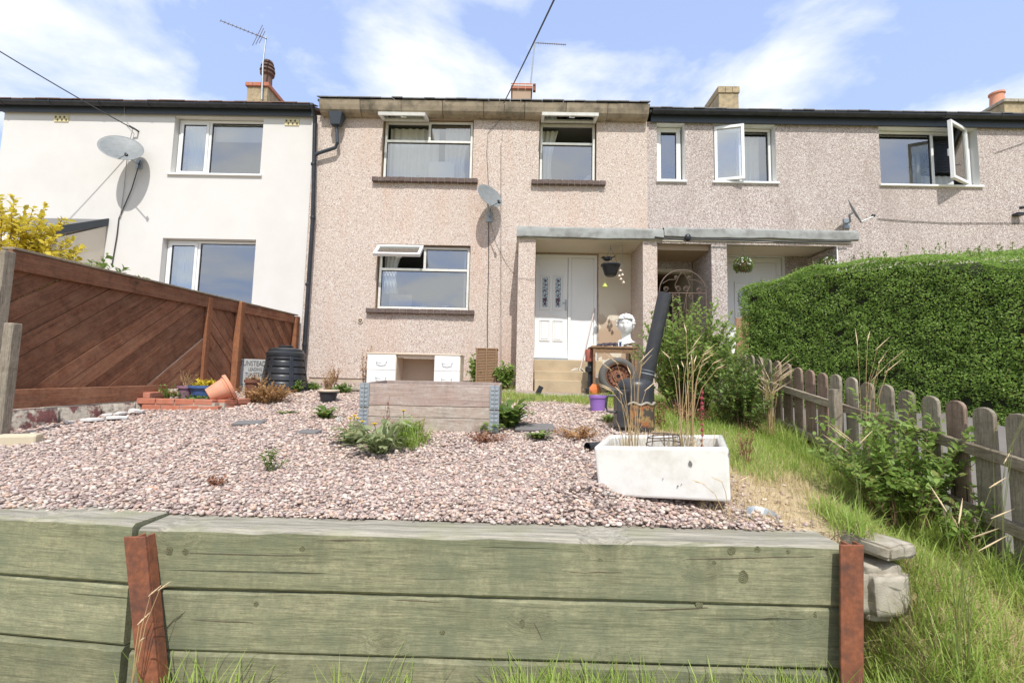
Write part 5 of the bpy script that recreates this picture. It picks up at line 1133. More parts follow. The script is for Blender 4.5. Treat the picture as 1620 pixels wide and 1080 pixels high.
# ================================================================== SATELLITE DISHES, AERIALS, CABLES
def dish(label, foot, centre, n, rad, arm, name='satellite_dish', ell=.9):
    T = thing(name, label, 'satellite dish', 'satellite dishes on the house fronts', foot); n = Vector(n).normalized()
    R = n.to_track_quat('Z', 'X').to_matrix(); pr = [(rad*u, .10*rad*2*u*u*.6) for u in [i/8 for i in range(9)]]
    pr[0] = (.001, 0)
    front = MB().lathe(pr+[(rad+.008, pr[-1][1]-.003), (rad, pr[-1][1]-.014)]+[(a*1., b_-.012) for a, b_ in reversed(pr[:-1])], centre, 36, rot=R)
    put('reflector', front, M['dish'], T, smooth=True)
    foot = Vector(foot); centre = Vector(centre); arm = Vector(arm)
    put('mounting_arm', MB().tube([foot+Vector((0, -.01, -.12)), foot+Vector((0, -.12, -.12)), centre-n*.08, centre-n*.015], .018, 8), M['metal_grey'], T, smooth=True)
    put('wall_bracket', MB().box(foot.x-.06, foot.x+.06, foot.y-.03, foot.y-.001, foot.z-.22, foot.z-.02), M['metal_grey'], T)
    lo = centre-R @ Vector((0, rad*.0, 0))
    # feed arm from the bottom edge
    dn = (Vector((0, 0, -1))-n*Vector((0, 0, -1)).dot(n)).normalized()
    put('feed_arm', MB().tube([centre+dn*rad*.9, arm], .011, 6), M['metal_grey'], T)
    put('feed_horn', MB().tube([arm-n*.02, arm+(centre-arm).normalized()*.07], [.03, .022], 10), M['black_plastic'], T, smooth=True)
    return T
c = at(192, 236, 8.62); dish('grey oval satellite dish tilted upwards on the white house wall', at(222, 252, 9), c, (.45, -.74, .50), .35, at(196, 240, 8.25)+Vector((.05, 0, -.05)))
c = at(774, 311, 8.66); dish('grey satellite dish on the pink wall between upper windows and porch', at(775, 335, 9), c, (.55, -.72, .42), .27, at(791, 319, 8.35))
c = at(1351, 336, 8.62); dish('satellite dish seen edge on above the right end of the canopy', at(1338, 345, 9), c, (.66, -.66, .36), .26, at(1386, 341, 8.5))
def cable(label, pts, r=.006, mat='cable', name='cable', sag=0, grp=None):
    return tag(put(name, MB().tube(pts, r, 5), M[mat], smooth=True), label, 'cable', grp)
cable('cable falling down the white wall from the eaves past the left dish', [at(196, 160, 8.9), at(198, 190, 8.93), at(210, 205, 8.95), at(203, 232, 8.96), at(196, 300, 8.98), at(190, 345, 8.98)], .006, 'cable_light')
cable('thick dark cable from the left dish to the lean-to porch roof', [at(222, 254, 8.95), at(208, 300, 8.97), at(188, 346, 8.985), at(185, 372, 8.98), at(177, 420, 8.985)], .010)
cable('thin cable down the pink wall from the gutter to the middle dish', [at(798, 165, 8.6), at(797, 185, 8.95), at(772, 210, 8.985), at(770, 240, 8.99), at(773, 300, 8.99)], .005)
cable('dark cable from the middle dish down to the wicker basket', [at(776, 330, 8.98), at(773, 345, 8.98), at(773, 420, 8.99), at(771, 500, 8.99), at(771, 552, 8.985)], .008)
cable('thin cable looping from the middle dish across to the porch pier', [at(776, 350, 8.985), at(785, 385, 8.985), at(800, 415, 8.985), at(814, 434, 8.985), at(821, 439, 8.11), at(847, 442, 8.10)], .004, 'cable_light')
cable('cable running along the mauve pebbledash from the edge-on dish to the right', [at(1388, 346, 8.985), at(1440, 350, 8.985), at(1500, 353, 8.985), at(1640, 353, 8.985)], .006)
cable('thin sloping cable on the pebbledash at the right edge', [at(1574, 242, 8.985), at(1600, 233, 8.985), at(1660, 212, 8.985)], .005)
def sagged(a, b_, s, n=18): return [a.lerp(b_, i/n)-Vector((0, 0, s*4*(i/n)*(1-i/n))) for i in range(n+1)]
cable('overhead cable crossing the sky to the bracket on the white house', sagged(at(213, 205, 8.85), at(-30, 30, 6.5)*1.0+Vector((-1.2, 0, .4)), .05), .011, name='overhead_cable')
cable('overhead cable rising from the stained gutter across the middle of the sky', sagged(at(797, 163, 8.55), at(886, -20, 4.2), .02), .010, name='overhead_cable')
wb_ = MB(); c = at(213, 204, 8.9); wb_.tube([c+Vector((0, .1, 0)), c, c+Vector((-.08, -.04, .04))], .018, 8); tag(put('cable_bracket', wb_, M['black_plastic']), 'dark insulator bracket holding the overhead cable on the white wall', 'bracket')
c = at(1611, 333, 8.9); m = MB().box(c.x-.03, c.x+.12, 8.88, 8.99, c.z-.09, c.z-.04).tube([c+Vector((-.02, -.06, .03)), c+Vector((.14, -.06, .06))], .03, 8); tag(put('wall_bracket', m, M['black_plastic']), 'black metal bracket on the pebbledash at the right edge', 'bracket')
# cable bundle along the canopy edge
m = MB(); pts = [at(1036, 375, 8.03), at(1062, 378, 8.03), at(1086, 379, 8.02), at(1120, 378, 8.03), at(1180, 380, 8.03), at(1250, 383, 8.03), at(1345, 382, 8.04)]
cable('black cable bundle sagging along the front edge of the canopy', pts, .014); tag(put('junction_box', MB().ball(at(1088, 376, 8.0), (.06, .05, .07), 12, 8), M['black_plastic'], smooth=True), 'round black junction fitting on the canopy edge above the gate', 'junction box')
def aerial(T, tip, end, mast, nel, el, refl=True):
    put('boom', MB().tube([tip, end], .010, 6), M['iron'], T)
    ax = (end-tip).normalized(); v = Vector((0, .0, 1)); v = (v-ax*v.dot(ax)).normalized() if refl else Vector((0, 1, 0)).cross(ax)
    if not refl: v = ax.cross(Vector((0, 0, 1))).normalized()*.3+Vector((0, 0, .9)); v.normalize()
    for k in range(nel):
        p_ = tip.lerp(end, k/(nel-1)*.86); put('element', MB().tube([p_-v*el, p_+v*el], .007, 5), M['iron'], T)
    if refl:
        for k in range(3): p_ = tip.lerp(end, .80+k*.05); put('reflector_rod', MB().tube([p_-v*(.34-.07*k), p_+v*(.34-.07*k)], .008, 5), M['iron'], T)
    put('mast', MB().tube(mast, .022, 8), M['metal_grey'], T, smooth=True)
T = thing('tv_aerial', 'long television aerial on a mast above the left chimney', 'aerial', None, at(416, 160, 12.3))
aerial(T, at(349, 33, 12.3), at(422, 62, 12.3), [at(414, 158, 12.32), at(416, 100, 12.32), at(421, 58, 12.32)], 11, .04)
T = thing('tv_aerial', 'small flat television aerial standing behind the middle chimney', 'aerial', None, at(845, 158, 13.0))
aerial(T, at(895, 71, 13), at(845, 68, 13), [at(838, 150, 13), at(840, 128, 13), at(846, 68, 13)], 13, .05, False)
# ================================================================== GRAVEL
def in_quad(x, y, c, w_, d): return (np.abs(x-c[0]) < w_) & (np.abs(y-c[1]) < d)
XS_G = np.linspace(-6, 6, 241); YS_G = np.linspace(.5, 9.4, 179)
ZG = np.array([[zg(x, y) for x in XS_G] for y in YS_G])
def zgv(x, y):
    y0_ = y; y = np.where((y > 2.12) & (x < 1.62), np.maximum(y, 2.3), y)
    fx = np.clip((x-XS_G[0])/(XS_G[1]-XS_G[0]), 0, len(XS_G)-1.001); fy = np.clip((y-YS_G[0])/(YS_G[1]-YS_G[0]), 0, len(YS_G)-1.001)
    i, j = fx.astype(int), fy.astype(int); a, b_ = fx-i, fy-j
    z = (ZG[j, i]*(1-a)+ZG[j, i+1]*a)*(1-b_)+(ZG[j+1, i]*(1-a)+ZG[j+1, i+1]*a)*b_
    return z+np.where((y > 2.3) & (y < 8.9), .012*np.sin(3.1*x+1.7*y)*np.cos(2.3*y-x), 0)
def edge(y): return 1.32+.12*np.sin(y*2.1)+np.where(y > 3.2, -(y-3.2)*.05, 0)          # right hand limit of the gravel
def keep_gravel(x, y):
    k = (x < edge(y)+RNG.normal(0, .10, len(x))) & (x > -4.30)
    k &= ~((y > 8.6) & (x < -.1)); k &= ~((y > 7.33) & (x > -.05)); k &= ~((x < -3.4) & (y > 5.2) & (y < 5.75))
    k &= ~((x > -.1) & (y > 6.3+.35*np.sin(x*3)) & (RNG.random(len(x)) < .8)); k &= ~((x < -2.8) & (y > 7.0) & (RNG.random(len(x)) < .5))
    return k
ico = bpy.data.meshes.new('tmp'); import bmesh
bm = bmesh.new(); bmesh.ops.create_icosphere(bm, subdivisions=1, radius=1); V0 = [tuple(v.co) for v in bm.verts]; F0 = [tuple(v.index for v in f.verts) for f in bm.faces]; bm.free()
bm = bmesh.new(); bmesh.ops.create_icosphere(bm, subdivisions=2, radius=1); V1 = [tuple(v.co) for v in bm.verts]; F1 = [tuple(v.index for v in f.verts) for f in bm.faces]; bm.free()
PAL = np.array([(.45, .33, .29), (.38, .265, .235), (.52, .42, .37), (.57, .49, .43), (.33, .26, .25), (.45, .39, .37), (.64, .57, .51), (.50, .36, .28), (.25, .19, .17), (.41, .33, .32)])
def pebbles(n, y0, y1, r0, r1, tv, tf, x0=-4.4, x1=1.7, lift=.3, name='gravel', filt=keep_gravel, dz=0):
    x = RNG.uniform(x0, x1, n); y = RNG.uniform(y0, y1, n); k = filt(x, y); x, y = x[k], y[k]; n = len(x)
    s = RNG.uniform(r0, r1, n)*RNG.choice([.55, .75, 1, 1, 1.3], n); S3 = np.stack([s*RNG.uniform(.8, 1.4, n), s*RNG.uniform(.7, 1.1, n), s*RNG.uniform(.35, .7, n)], 1)
    z = zgv(x, y)+s*lift*RNG.uniform(0, 2.2, n)+dz
    bump = .085*np.exp(-((x-.42)/.16)**2-((y-2.55)/.22)**2); z += bump
    jv = np.array(tv)*(1+RNG.uniform(-.12, .12, (len(tv), 1)))
    c = PAL[RNG.integers(0, len(PAL), n)]*RNG.uniform(.80, 1.10, (n, 1))*np.array([1.03, .99, .94])
    return tplmesh(name, jv, tf, np.stack([x, y, z], 1), yawmat(RNG.uniform(0, 6.28, n), RNG.uniform(-.5, .5, n)), S3, M['pebble'], None, c, 'stuff', smooth=False)
pebbles(3600, 2.17, 2.42, .008, .013, V0, F0, lift=.9)
pebbles(27000, 2.19, 3.3, .0068, .0128, V0, F0, lift=.4)
pebbles(24000, 3.3, 5.0, .009, .016, V0, F0, lift=.4)
pebbles(26000, 5.0, 8.7, .011, .019, V0, F0, lift=.35)
pebbles(900, 2.25, 5.2, .006, .012, V0, F0, x0=1.1, x1=2.1, lift=.3, name='loose_pebbles', filt=lambda x, y: np.ones(len(x), bool))
# ================================================================== GRASS AND STRAW
def area_pts(n, x0, x1, y0, y1, f=None):
    x = RNG.uniform(x0, x1, n); y = RNG.uniform(y0, y1, n)
    if f is not None: k = f(x, y); x, y = x[k], y[k]
    return np.stack([x, y, zgv(x, y)-.004], 1)
def patch(x, y, s=1.7, ph=0): return np.sin(x*s*1.9+ph)*np.cos(y*s*1.3+ph*2)+.6*np.sin(x*s*4.1-y*s*3.3+ph)
def worn(x, y): return np.exp(-((x-2.0-.5*(1.9-y))/.30)**2-((y-1.85)/.6)**2)
def right_lawn(x, y):
    e = np.where(y > 2.2, np.where(y < 4.5, 1.54+.10*np.sin(y*3)-.0*(y-2.2), 1.45), 1.50)
    return (x > e+RNG.normal(0, .06, len(x))) & (x < 3.05)
blades('grass', area_pts(34000, 1.3, 3.1, 1.05, 5.2, lambda x, y: right_lawn(x, y) & (RNG.random(len(x)) > .95*worn(x, y)) & (patch(x, y, 1.5, 1.9) > -.55+.9*RNG.normal(0, .3, len(x)))), .085, .0042, M['grass'], kind='stuff', tilt=.6)
blades('grass', area_pts(11000, 1.2, 2.95, 4.6, 7.4, right_lawn), .12, .006, M['grass'], kind='stuff')
blades('grass', area_pts(3200, 1.45, 2.2, 1.2, 2.3, lambda x, y: (x > 1.52) & (RNG.random(len(x)) > 1.3*worn(x, y))), .17, .0055, M['grass'], kind='stuff', tilt=.8)
blades('grass', area_pts(2600, 2.55, 2.98, 1.6, 5.2), .20, .006, M['grass'], kind='stuff', tilt=.8)
blades('grass', area_pts(2600, 1.50, 2.1, 1.7, 2.5, lambda x, y: x > 1.56), .13, .005, M['grass'], kind='stuff', tilt=.8)
blades('straw_litter', area_pts(11000, 1.6, 2.7, 1.2, 2.6, lambda x, y: RNG.random(len(x)) < .2+worn(x, y)), .10, .0035, M['straw'], kind='stuff', tilt=1.5)
blades('straw_litter', area_pts(11000, 1.3, 3.05, 1.05, 4.5, lambda x, y: right_lawn(x, y)), .07, .0035, M['straw'], kind='stuff', tilt=1.5)
blades('straw_litter', area_pts(9000, .95, 2.05, 2.25, 5.0, lambda x, y: x > edge(y)-.25), .075, .0028, M['straw'], kind='stuff', tilt=1.55)
k_ = lambda x, y: (RNG.random(len(x)) < .35+.65*(np.sin(x*5+1)*.5+.5)) & (x > .0)
a_ = np.concatenate([area_pts(5200, -.2, 1.6, 1.70, 1.96, k_), area_pts(900, -1.5, 0, 1.7, 1.96, lambda x, y: np.sin(x*9) > .1)])
a_[:, 2] = -1.41; blades('grass', a_, .25, .0075, M['grass'], kind='stuff', tilt=.5)
a_ = area_pts(500, -1.6, 1.6, 1.70, 1.96); a_[:, 2] = -1.41; blades('straw_litter', a_, .10, .003, M['straw'], kind='stuff', tilt=1.2)
k2 = lambda x, y: (y < 7.34) & (y > 6.35+.35*np.sin(x*3)+RNG.normal(0, .12, len(x)))
blades('grass', area_pts(9000, -.35, 2.1, 6.0, 7.4, k2), .08, .006, M['grass'], kind='stuff')
blades('straw_litter', area_pts(2200, -.3, 2.0, 6.1, 7.4, k2), .08, .005, M['straw'], kind='stuff', tilt=1.2)
blades('grass', area_pts(1800, -1.2, 0, 7.2, 8.7), .07, .006, M['grass'], kind='stuff')
# ================================================================== HEDGE
HG = thing('hedge', 'big clipped dark green privet hedge rising behind the picket fence on the right', 'hedge', None, (4.3, 5.2, -.5))
HA, HB_ = at(1172, 457, 6.5), at(1620, 418, 4.43)
HD = Vector((HB_.x-HA.x, HB_.y-HA.y)); HLEN = HD.length; HD = HD/HLEN; HN = Vector((-HD.y, HD.x))       # HN points into the hedge
SQ = np.array([0, .12, .36, .675, .99, 1.25, 1.6])*HLEN; HZ = np.array([HA.z, 1.44, 1.555, 1.50, HB_.z, 1.02, .95])
def hpos(s, u): return HA.x+HD.x*s+HN.x*u, HA.y+HD.y*s+HN.y*u
def hzt(s): return np.interp(s, SQ, HZ)
def crown(s, u): return hzt(s)+(np.maximum(1.56-hzt(s), 0)+.05)*(1-np.exp(-u/.45))*np.clip(s/.8, .1, 1)
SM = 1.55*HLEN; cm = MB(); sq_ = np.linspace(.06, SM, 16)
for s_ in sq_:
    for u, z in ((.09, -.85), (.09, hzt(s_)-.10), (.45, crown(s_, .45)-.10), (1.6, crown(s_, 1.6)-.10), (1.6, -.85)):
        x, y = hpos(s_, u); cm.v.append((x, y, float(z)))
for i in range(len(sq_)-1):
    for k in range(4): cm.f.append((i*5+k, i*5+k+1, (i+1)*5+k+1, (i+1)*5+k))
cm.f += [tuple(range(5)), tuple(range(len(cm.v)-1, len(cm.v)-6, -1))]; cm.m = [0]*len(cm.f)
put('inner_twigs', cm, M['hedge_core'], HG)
n1_, n2_, n3_ = 70000, 26000, 9000
s_ = SM*RNG.random(n1_); t = RNG.random(n1_); x0, y0 = hpos(s_, 0)
zb = zgv(x0, y0)+.05; z = zb+(hzt(s_)-zb)*t
from mathutils import noise as NS
nz_ = np.array([NS.noise(Vector((a*4, b_*4, 0)))+.6*NS.noise(Vector((a*11, b_*11, 3))) for a, b_ in zip(s_, z)])
u = .055*nz_+np.abs(RNG.normal(0, .035, n1_))+np.where(t > .93, (t-.93)*1.4, 0)
u += np.where(nz_ > .62, .07, 0)
x, y = hpos(s_, u); PF_ = np.stack([x, y, z], 1); nF = np.tile([-HN.x, -HN.y, .25], (n1_, 1))
s2 = SM*RNG.random(n2_); u2 = 1.6*RNG.random(n2_)**1.6; z2 = crown(s2, u2)+.03*np.sin(s2*9+u2*12)+np.where(RNG.random(n2_) < .05, .05, 0)*RNG.random(n2_)-.02
x, y = hpos(s2, u2); PT_ = np.stack([x, y, z2], 1)
u3 = 1.5*RNG.random(n3_); z3 = -.3+(crown(np.zeros(n3_)+.02, u3)+.3)*RNG.random(n3_); x, y = hpos(RNG.normal(0, .03, n3_), u3); PE_ = np.stack([x, y, z3], 1)
P_ = np.concatenate([PF_, PT_, PE_]); nrm = np.concatenate([nF, np.tile([-.2, -.2, 1.], (n2_, 1)), np.tile([-HD.x, -HD.y, .2], (n3_, 1))])
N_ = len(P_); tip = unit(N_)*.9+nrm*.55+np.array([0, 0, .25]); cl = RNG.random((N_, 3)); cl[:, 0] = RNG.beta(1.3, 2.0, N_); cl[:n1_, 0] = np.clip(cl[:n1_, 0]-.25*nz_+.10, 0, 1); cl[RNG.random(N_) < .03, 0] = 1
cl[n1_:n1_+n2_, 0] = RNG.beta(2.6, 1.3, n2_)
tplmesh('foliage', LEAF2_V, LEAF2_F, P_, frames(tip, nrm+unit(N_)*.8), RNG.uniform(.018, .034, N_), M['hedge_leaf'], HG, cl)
sp0 = MB(); lp_ = []
for k in range(70):
    s_ = random.uniform(.1, SM); u = random.uniform(.0, .8); x, y = hpos(s_, u); z = float(crown(s_, u)); h_ = random.uniform(.04, .13); sp0.tube([(x, y, z-.05), (x+random.uniform(-.03, .03), y, z+h_)], .003, 4)
    lp_ += [(x, y, z+h_*q) for q in (.3, .5, .7, .9, 1)]
put('new_shoots', sp0, M['stem'], HG, kind='stuff')
tplmesh('shoot_leaves', LEAF2_V, LEAF2_F, np.array(lp_), frames(unit(len(lp_))+np.array([0, 0, .5]), unit(len(lp_))), np.full(len(lp_), .035), M['weed_leaf'], HG, kind='stuff')
# ================================================================== SHRUBS AND WEEDS
def shrub(name, label, cat, base, h, spread, nst, lf, mat='shrub_leaf', lsize=.035, lean=(0, 0), group=None, stemmat='stem_brown', start=.25, thick=.006, wild=.5, tw=LEAF_V, tf=LEAF_F, split=3):
    T = thing(name, label, cat, group, base); base = Vector(base); st = MB(); LP_, LT, LN_ = [], [], []
    for s_ in range(nst):
        a = random.uniform(0, 6.283); r = spread*random.uniform(.1, 1)**.7; hh = h*random.uniform(.55, 1)*(1-.35*(r/spread)**2 if spread > 0 else 1)
        p0 = base+Vector((math.cos(a)*r*.25, math.sin(a)*r*.25, -.02)); p3 = base+Vector((math.cos(a)*r+lean[0], math.sin(a)*r*.8+lean[1], hh))
        p1 = p0.lerp(p3, .45)+Vector((-math.cos(a)*r*.15, -math.sin(a)*r*.15, hh*.12)); pts = []
        for i in range(7):
            t = i/6; pts.append(p0*(1-t)**2+p1*2*t*(1-t)+p3*t*t+Vector((random.uniform(-.01, .01), random.uniform(-.01, .01), 0)))
        st.tube(pts, [thick*(1-.8*i/6) for i in range(7)], 4, cap=False)
        branches = [(pts, start, 1., lf)]
        for q_ in range(split):
            t0 = random.uniform(.3, .8); i0 = int(t0*6); b0_ = pts[i0]; bd_ = Vector((random.uniform(-1, 1), random.uniform(-1, 1), random.uniform(.3, 1.2))).normalized()*h*random.uniform(.12, .25)
            bp_ = [b0_, b0_+bd_*.5+Vector((0, 0, .01)), b0_+bd_]; st.tube(bp_, [thick*.5, thick*.35, thick*.15], 3, cap=False); branches.append((bp_, .1, 1., lf//3))
        for bp_, t0, t1, nl in branches:
            for k in range(nl):
                t = t0+(t1-t0)*(k+random.random())/nl; u = t*(len(bp_)-1); i = min(int(u), len(bp_)-2); p = bp_[i].lerp(bp_[i+1], u-i); d = (bp_[i+1]-bp_[i]).normalized()
                v = Vector((random.gauss(0, 1), random.gauss(0, 1), random.gauss(0, .5))); v = (v-d*v.dot(d)*.6).normalized()
                LP_.append(p); LT.append(v*(.9)+d*wild+Vector((0, 0, random.uniform(-.2, .4)))); LN_.append(d*.8+Vector((random.gauss(0, .4), random.gauss(0, .4), 1)))
    put('stem', st, M[stemmat], T, fix=False)
    n = len(LP_); tplmesh('foliage', tw, tf, np.array([tuple(v) for v in LP_]), frames(np.array([tuple(v) for v in LT]), np.array([tuple(v) for v in LN_])), RNG.uniform(.55, 1.3, n)*lsize, M[mat], T)
    return T
def gz(x, y, dz=0): return (x, y, zg(x, y)+dz)
shrub('leafy_shrub', 'tall light green privet shrub growing between the wood burner and the iron gate', 'shrub', gz(2.15, 5.7), 1.62, .80, 80, 52, lsize=.056, thick=.009)
shrub('leafy_shrub', 'bushy green shrub at the far end of the picket fence, right of the tall privet', 'shrub', gz(2.42, 4.95), .98, .58, 60, 44, lsize=.040, mat='weed_leaf')
shrub('leafy_shrub', 'loose green shrub growing through the middle of the picket fence', 'shrub', gz(2.62, 3.18), 1.02, .56, 46, 38, lsize=.046, thick=.005, split=4)
shrub('leafy_shrub', 'small spray of green leaves poking out beside the nearest pickets', 'shrub', gz(2.78, 2.85), .55, .25, 7, 18, lsize=.045)
shrub('leafy_plant', 'leafy climber against the pink wall left of the wicker basket', 'plant', gz(-.72, 8.3), .72, .26, 16, 26, lsize=.07, mat='shrub_leaf')
shrub('leafy_plant', 'leafy plant between the wicker basket and the left porch pier', 'plant', gz(-.18, 8.15), .58, .24, 16, 24, lsize=.075, mat='shrub_leaf')
shrub('wispy_plant', 'tall dry wispy plant against the plinth left of the white desk', 'plant', gz(-2.75, 8.3), .85, .22, 16, 16, lsize=.035, mat='dry_leaf', split=2, thick=.004)
shrub('wispy_plant', 'faded thin plant near the dark pot and the plinth', 'plant', gz(-3.35, 8.4), .55, .16, 12, 12, lsize=.035, mat='dry_leaf', split=1, thick=.004)
for i, (px, py, h, s_, lab) in enumerate(((432, 617, .16, .20, 'in front of the compost bin'), (468, 619, .20, .22, 'at the right foot of the compost bin'), (420, 600, .26, .10, 'climbing the left side of the compost bin'), (541, 619, .14, .22, 'by the plinth right of the dark pot'), (490, 615, .14, .2, 'between the compost bin and the dark pot'))):
    q = gd(px, py+2); shrub('green_weed', 'clump of bright green weeds '+lab, 'weed', q, h, s_, 26, 12, 'weed_leaf', .05, split=1, thick=.003, start=.1, stemmat='stem')
q = gd(412, 640); shrub('dead_plant', 'mound of dead orange brown stems between the tipped pot and the compost bin', 'dead plant', q+Vector((0, .15, 0)), .30, .42, 100, 14, 'dry_leaf', .035, stemmat='straw_thing', thick=.0035, split=2, wild=1.2)
q = gd(395, 625); shrub('dead_plant', 'thin dry stems standing in front of the street name plate', 'dead plant', q+Vector((0, .2, 0)), .38, .26, 34, 8, 'dry_leaf', .03, stemmat='straw_thing', thick=.003, split=2)
shrub('potted_stems', 'upright dead orange stems growing in the dark glazed pot', 'dead plant', Vector(WP[P5.name])+Vector((0, 0, .15)), .34, .10, 34, 9, 'dry_leaf', .022, stemmat='straw_thing', thick=.003, split=1)
shrub('potted_stems', 'thin dry stems growing in the mauve pot', 'dead plant', Vector(WP[P1.name])+Vector((0, 0, .15)), .34, .14, 9, 5, 'dry_leaf', .02, stemmat='straw_thing', thick=.003, split=2)
shrub('succulent', 'pale yellow succulents filling the blue glazed bowl', 'plant', Vector(WP[P2.name])+Vector((0, 0, .15)), .12, .15, 60, 8, 'yellow_leaf', .05, stemmat='stem', thick=.004, split=0, start=.3)
shrub('potted_stems', 'withered brown tangle in the small brown pot', 'dead plant', Vector(WP[P4.name])+Vector((0, 0, .2)), .14, .10, 20, 10, 'dry_leaf', .03, stemmat='stem_brown', thick=.003, split=1)
q = Vector((-3.98, 5.40, bz+.11)); shrub('trailing_plant', 'yellow green plant trailing over the left front of the brick planter', 'plant', q+Vector((-.1, 0, 0)), .22, .18, 14, 12, 'weed_leaf', .032, stemmat='stem', thick=.003, split=1)
q = Vector((-3.74, 5.40, bz+.11)); shrub('trailing_plant', 'low green plant at the brick planter front below the blue bowl', 'plant', q, .08, .2, 24, 10, 'weed_leaf', .045, stemmat='stem', thick=.003, split=0, start=.1)
# rosette weeds: long jagged leaves from one point
JAG_V = [(0, 0, 0), (-.05, .12, .12), (.05, .12, .12), (-.14, .3, .28), (.14, .3, .28), (-.05, .42, .36), (.05, .42, .36), (-.17, .58, .42), (.17, .58, .42), (-.06, .7, .45), (.06, .7, .45), (-.12, .82, .44), (.12, .82, .44), (0, 1, .40)]
JAG_F = [(0, 2, 1), (1, 2, 6, 5), (1, 5, 3), (2, 4, 6), (5, 6, 10, 9), (5, 9, 7), (6, 8, 10), (9, 10, 13), (9, 13, 11), (10, 12, 13)]
def rosette(name, label, cat, base, n, L, mat, up=1., flowers=(), clocks=(), group=None, wd=1.):
    T = thing(name, label, cat, group, base); base = Vector(base); a = RNG.uniform(0, 6.28, n); l = L*RNG.uniform(.45, 1.1, n)
    P_ = np.array(base)+np.stack([RNG.normal(0, L*.12, n), RNG.normal(0, L*.12, n), np.zeros(n)], 1)
    tplmesh('leaf_rosette', JAG_V, JAG_F, P_, yawmat(a), np.stack([l*wd, l, l*up*RNG.uniform(.4, 1.7, n)], 1), M[mat], T)
    for dx_, dy_, h in flowers:
        st = MB().tube([base, base+Vector((dx_*.5, dy_*.5, h*.6)), base+Vector((dx_, dy_, h))], .0028, 5); put('flower_stem', st, M['stem'], T)
        hd = MB(); c = base+Vector((dx_, dy_, h))
        for r_, zz, m_ in ((.024, .006, 16), (.015, .010, 10)):
            for k in range(m_):
                t = k*6.283/m_; d = Vector((math.cos(t), math.sin(t), 0)); s_ = Vector((-math.sin(t), math.cos(t), 0))*.004
                hd.add([c+d*.002-s_, c+d*.002+s_, c+d*r_+s_+Vector((0, 0, zz)), c+d*r_-s_+Vector((0, 0, zz))], [(0, 1, 2, 3)])
        hd.ball(c, (.009, .009, .006), 8, 5); put('flower_head', hd, M['yellow'], T, fix=False)
    for dx_, dy_, h in clocks:
        put('seed_stem', MB().tube([base, base+Vector((dx_*.5, dy_*.5, h*.6)), base+Vector((dx_, dy_, h))], .0028, 5), M['stem_brown'], T)
        hd = MB(); c = base+Vector((dx_, dy_, h)); hd.ball(c, .006, 6, 4)
        for v in unit(70): hd.tube([c, c+Vector(v.tolist())*.026], [.0006, .0022], 3, cap=False)
        put('seed_clock', hd, plain('seed_fluff', (.7, .68, .62), .9), T)
    return T
def G(px, py): q = gd(px, py); return q
rosette('dandelion', 'large grey green dandelion clump with a yellow flower in front of the raised bed', 'dandelion', G(600, 718), 150, .25, 'grey_leaf', 1.5, [(-.04, -.02, .22)], wd=.55)
rosette('dandelion', 'grey green dandelion with yellow flowers and a seed clock left of the raised bed front', 'dandelion', G(556, 702), 80, .20, 'grey_leaf', 1.0, [(-.03, .02, .20), (.0, .04, .22), (.08, .0, .18), (.03, .03, .20)], [(-.10, -.02, .20)])
rosette('dandelion', 'dark green dandelion patch behind the grey green clump at the raised bed front', 'dandelion', G(640, 700), 80, .19, 'weed_leaf', 1.2, [(-.02, 0, .26)])
blades('grass_tuft', np.array([tuple(G(650+10*random.gauss(0, 1), 705+4*random.gauss(0, 1))) for _ in range(320)]), .20, .006, M['grass'], tilt=.7)
bpy.data.objects['grass_tuft']['label'] = 'upright yellow green grass tuft at the middle of the raised bed front'; bpy.data.objects['grass_tuft']['category'] = 'grass tuft'
rosette('weed_rosette', 'bright green rosette weed on the gravel between dark pot and raised bed', 'weed', G(513, 663), 80, .15, 'weed_leaf', 1.2)
rosette('weed_rosette', 'flat light green weed strip on the gravel below the compost bin', 'weed', G(452, 654), 46, .14, 'weed_leaf', .4)
rosette('weed_rosette', 'green weed growing at the right front corner of the raised bed', 'weed', G(775, 684), 60, .14, 'shrub_leaf', 1.0)
rosette('weed_rosette', 'tall green dandelion leaves along the right side of the raised bed', 'weed', G(806, 676), 90, .26, 'weed_leaf', 1.5, [(.06, .3, .2)])
rosette('weed_rosette', 'low green weed with reddish stems in front of the grey slab', 'weed', G(852, 694), 60, .15, 'weed_leaf', .7)
rosette('weed_rosette', 'dark green weed left of the grey slab at the foot of the raised bed', 'weed', G(750, 680), 40, .11, 'shrub_leaf', .8)
rosette('weed_rosette', 'green dandelion leaves with yellow head between bucket and wood burner', 'weed', G(964, 668), 46, .15, 'weed_leaf', .9, [(-.03, 0, .06)])
shrub('seedling', 'thin pale green seedling alone on the front left gravel', 'weed', G(432, 745), .17, .10, 10, 14, 'weed_leaf', .024, stemmat='stem', thick=.002, split=1)
shrub('seedling', 'small reddish weed on the gravel close to the sleeper wall', 'weed', G(340, 768), .06, .06, 14, 9, 'red_leaf', .022, stemmat='rust2', thick=.002, split=0)
shrub('red_weed', 'reddish feathery weed along the right front of the raised bed', 'weed', G(770, 700), .10, .22, 40, 12, 'red_leaf', .022, stemmat='rust2', thick=.002, split=1)
shrub('red_weed', 'tall thin red stems standing before the left part of the raised bed', 'weed', G(616, 700), .46, .06, 7, 14, 'red_leaf', .016, stemmat='rust2', thick=.002, split=2)
shrub('red_weed', 'tall thin straw stems standing before the middle of the raised bed', 'weed', G(662, 700), .38, .07, 6, 12, 'dry_leaf', .016, stemmat='straw_thing', thick=.002, split=2)
shrub('red_weed', 'dry reddish weeds on the gravel left of the sink', 'weed', G(918, 694), .14, .30, 46, 12, 'dry_leaf', .024, stemmat='rust2', thick=.002, split=1)
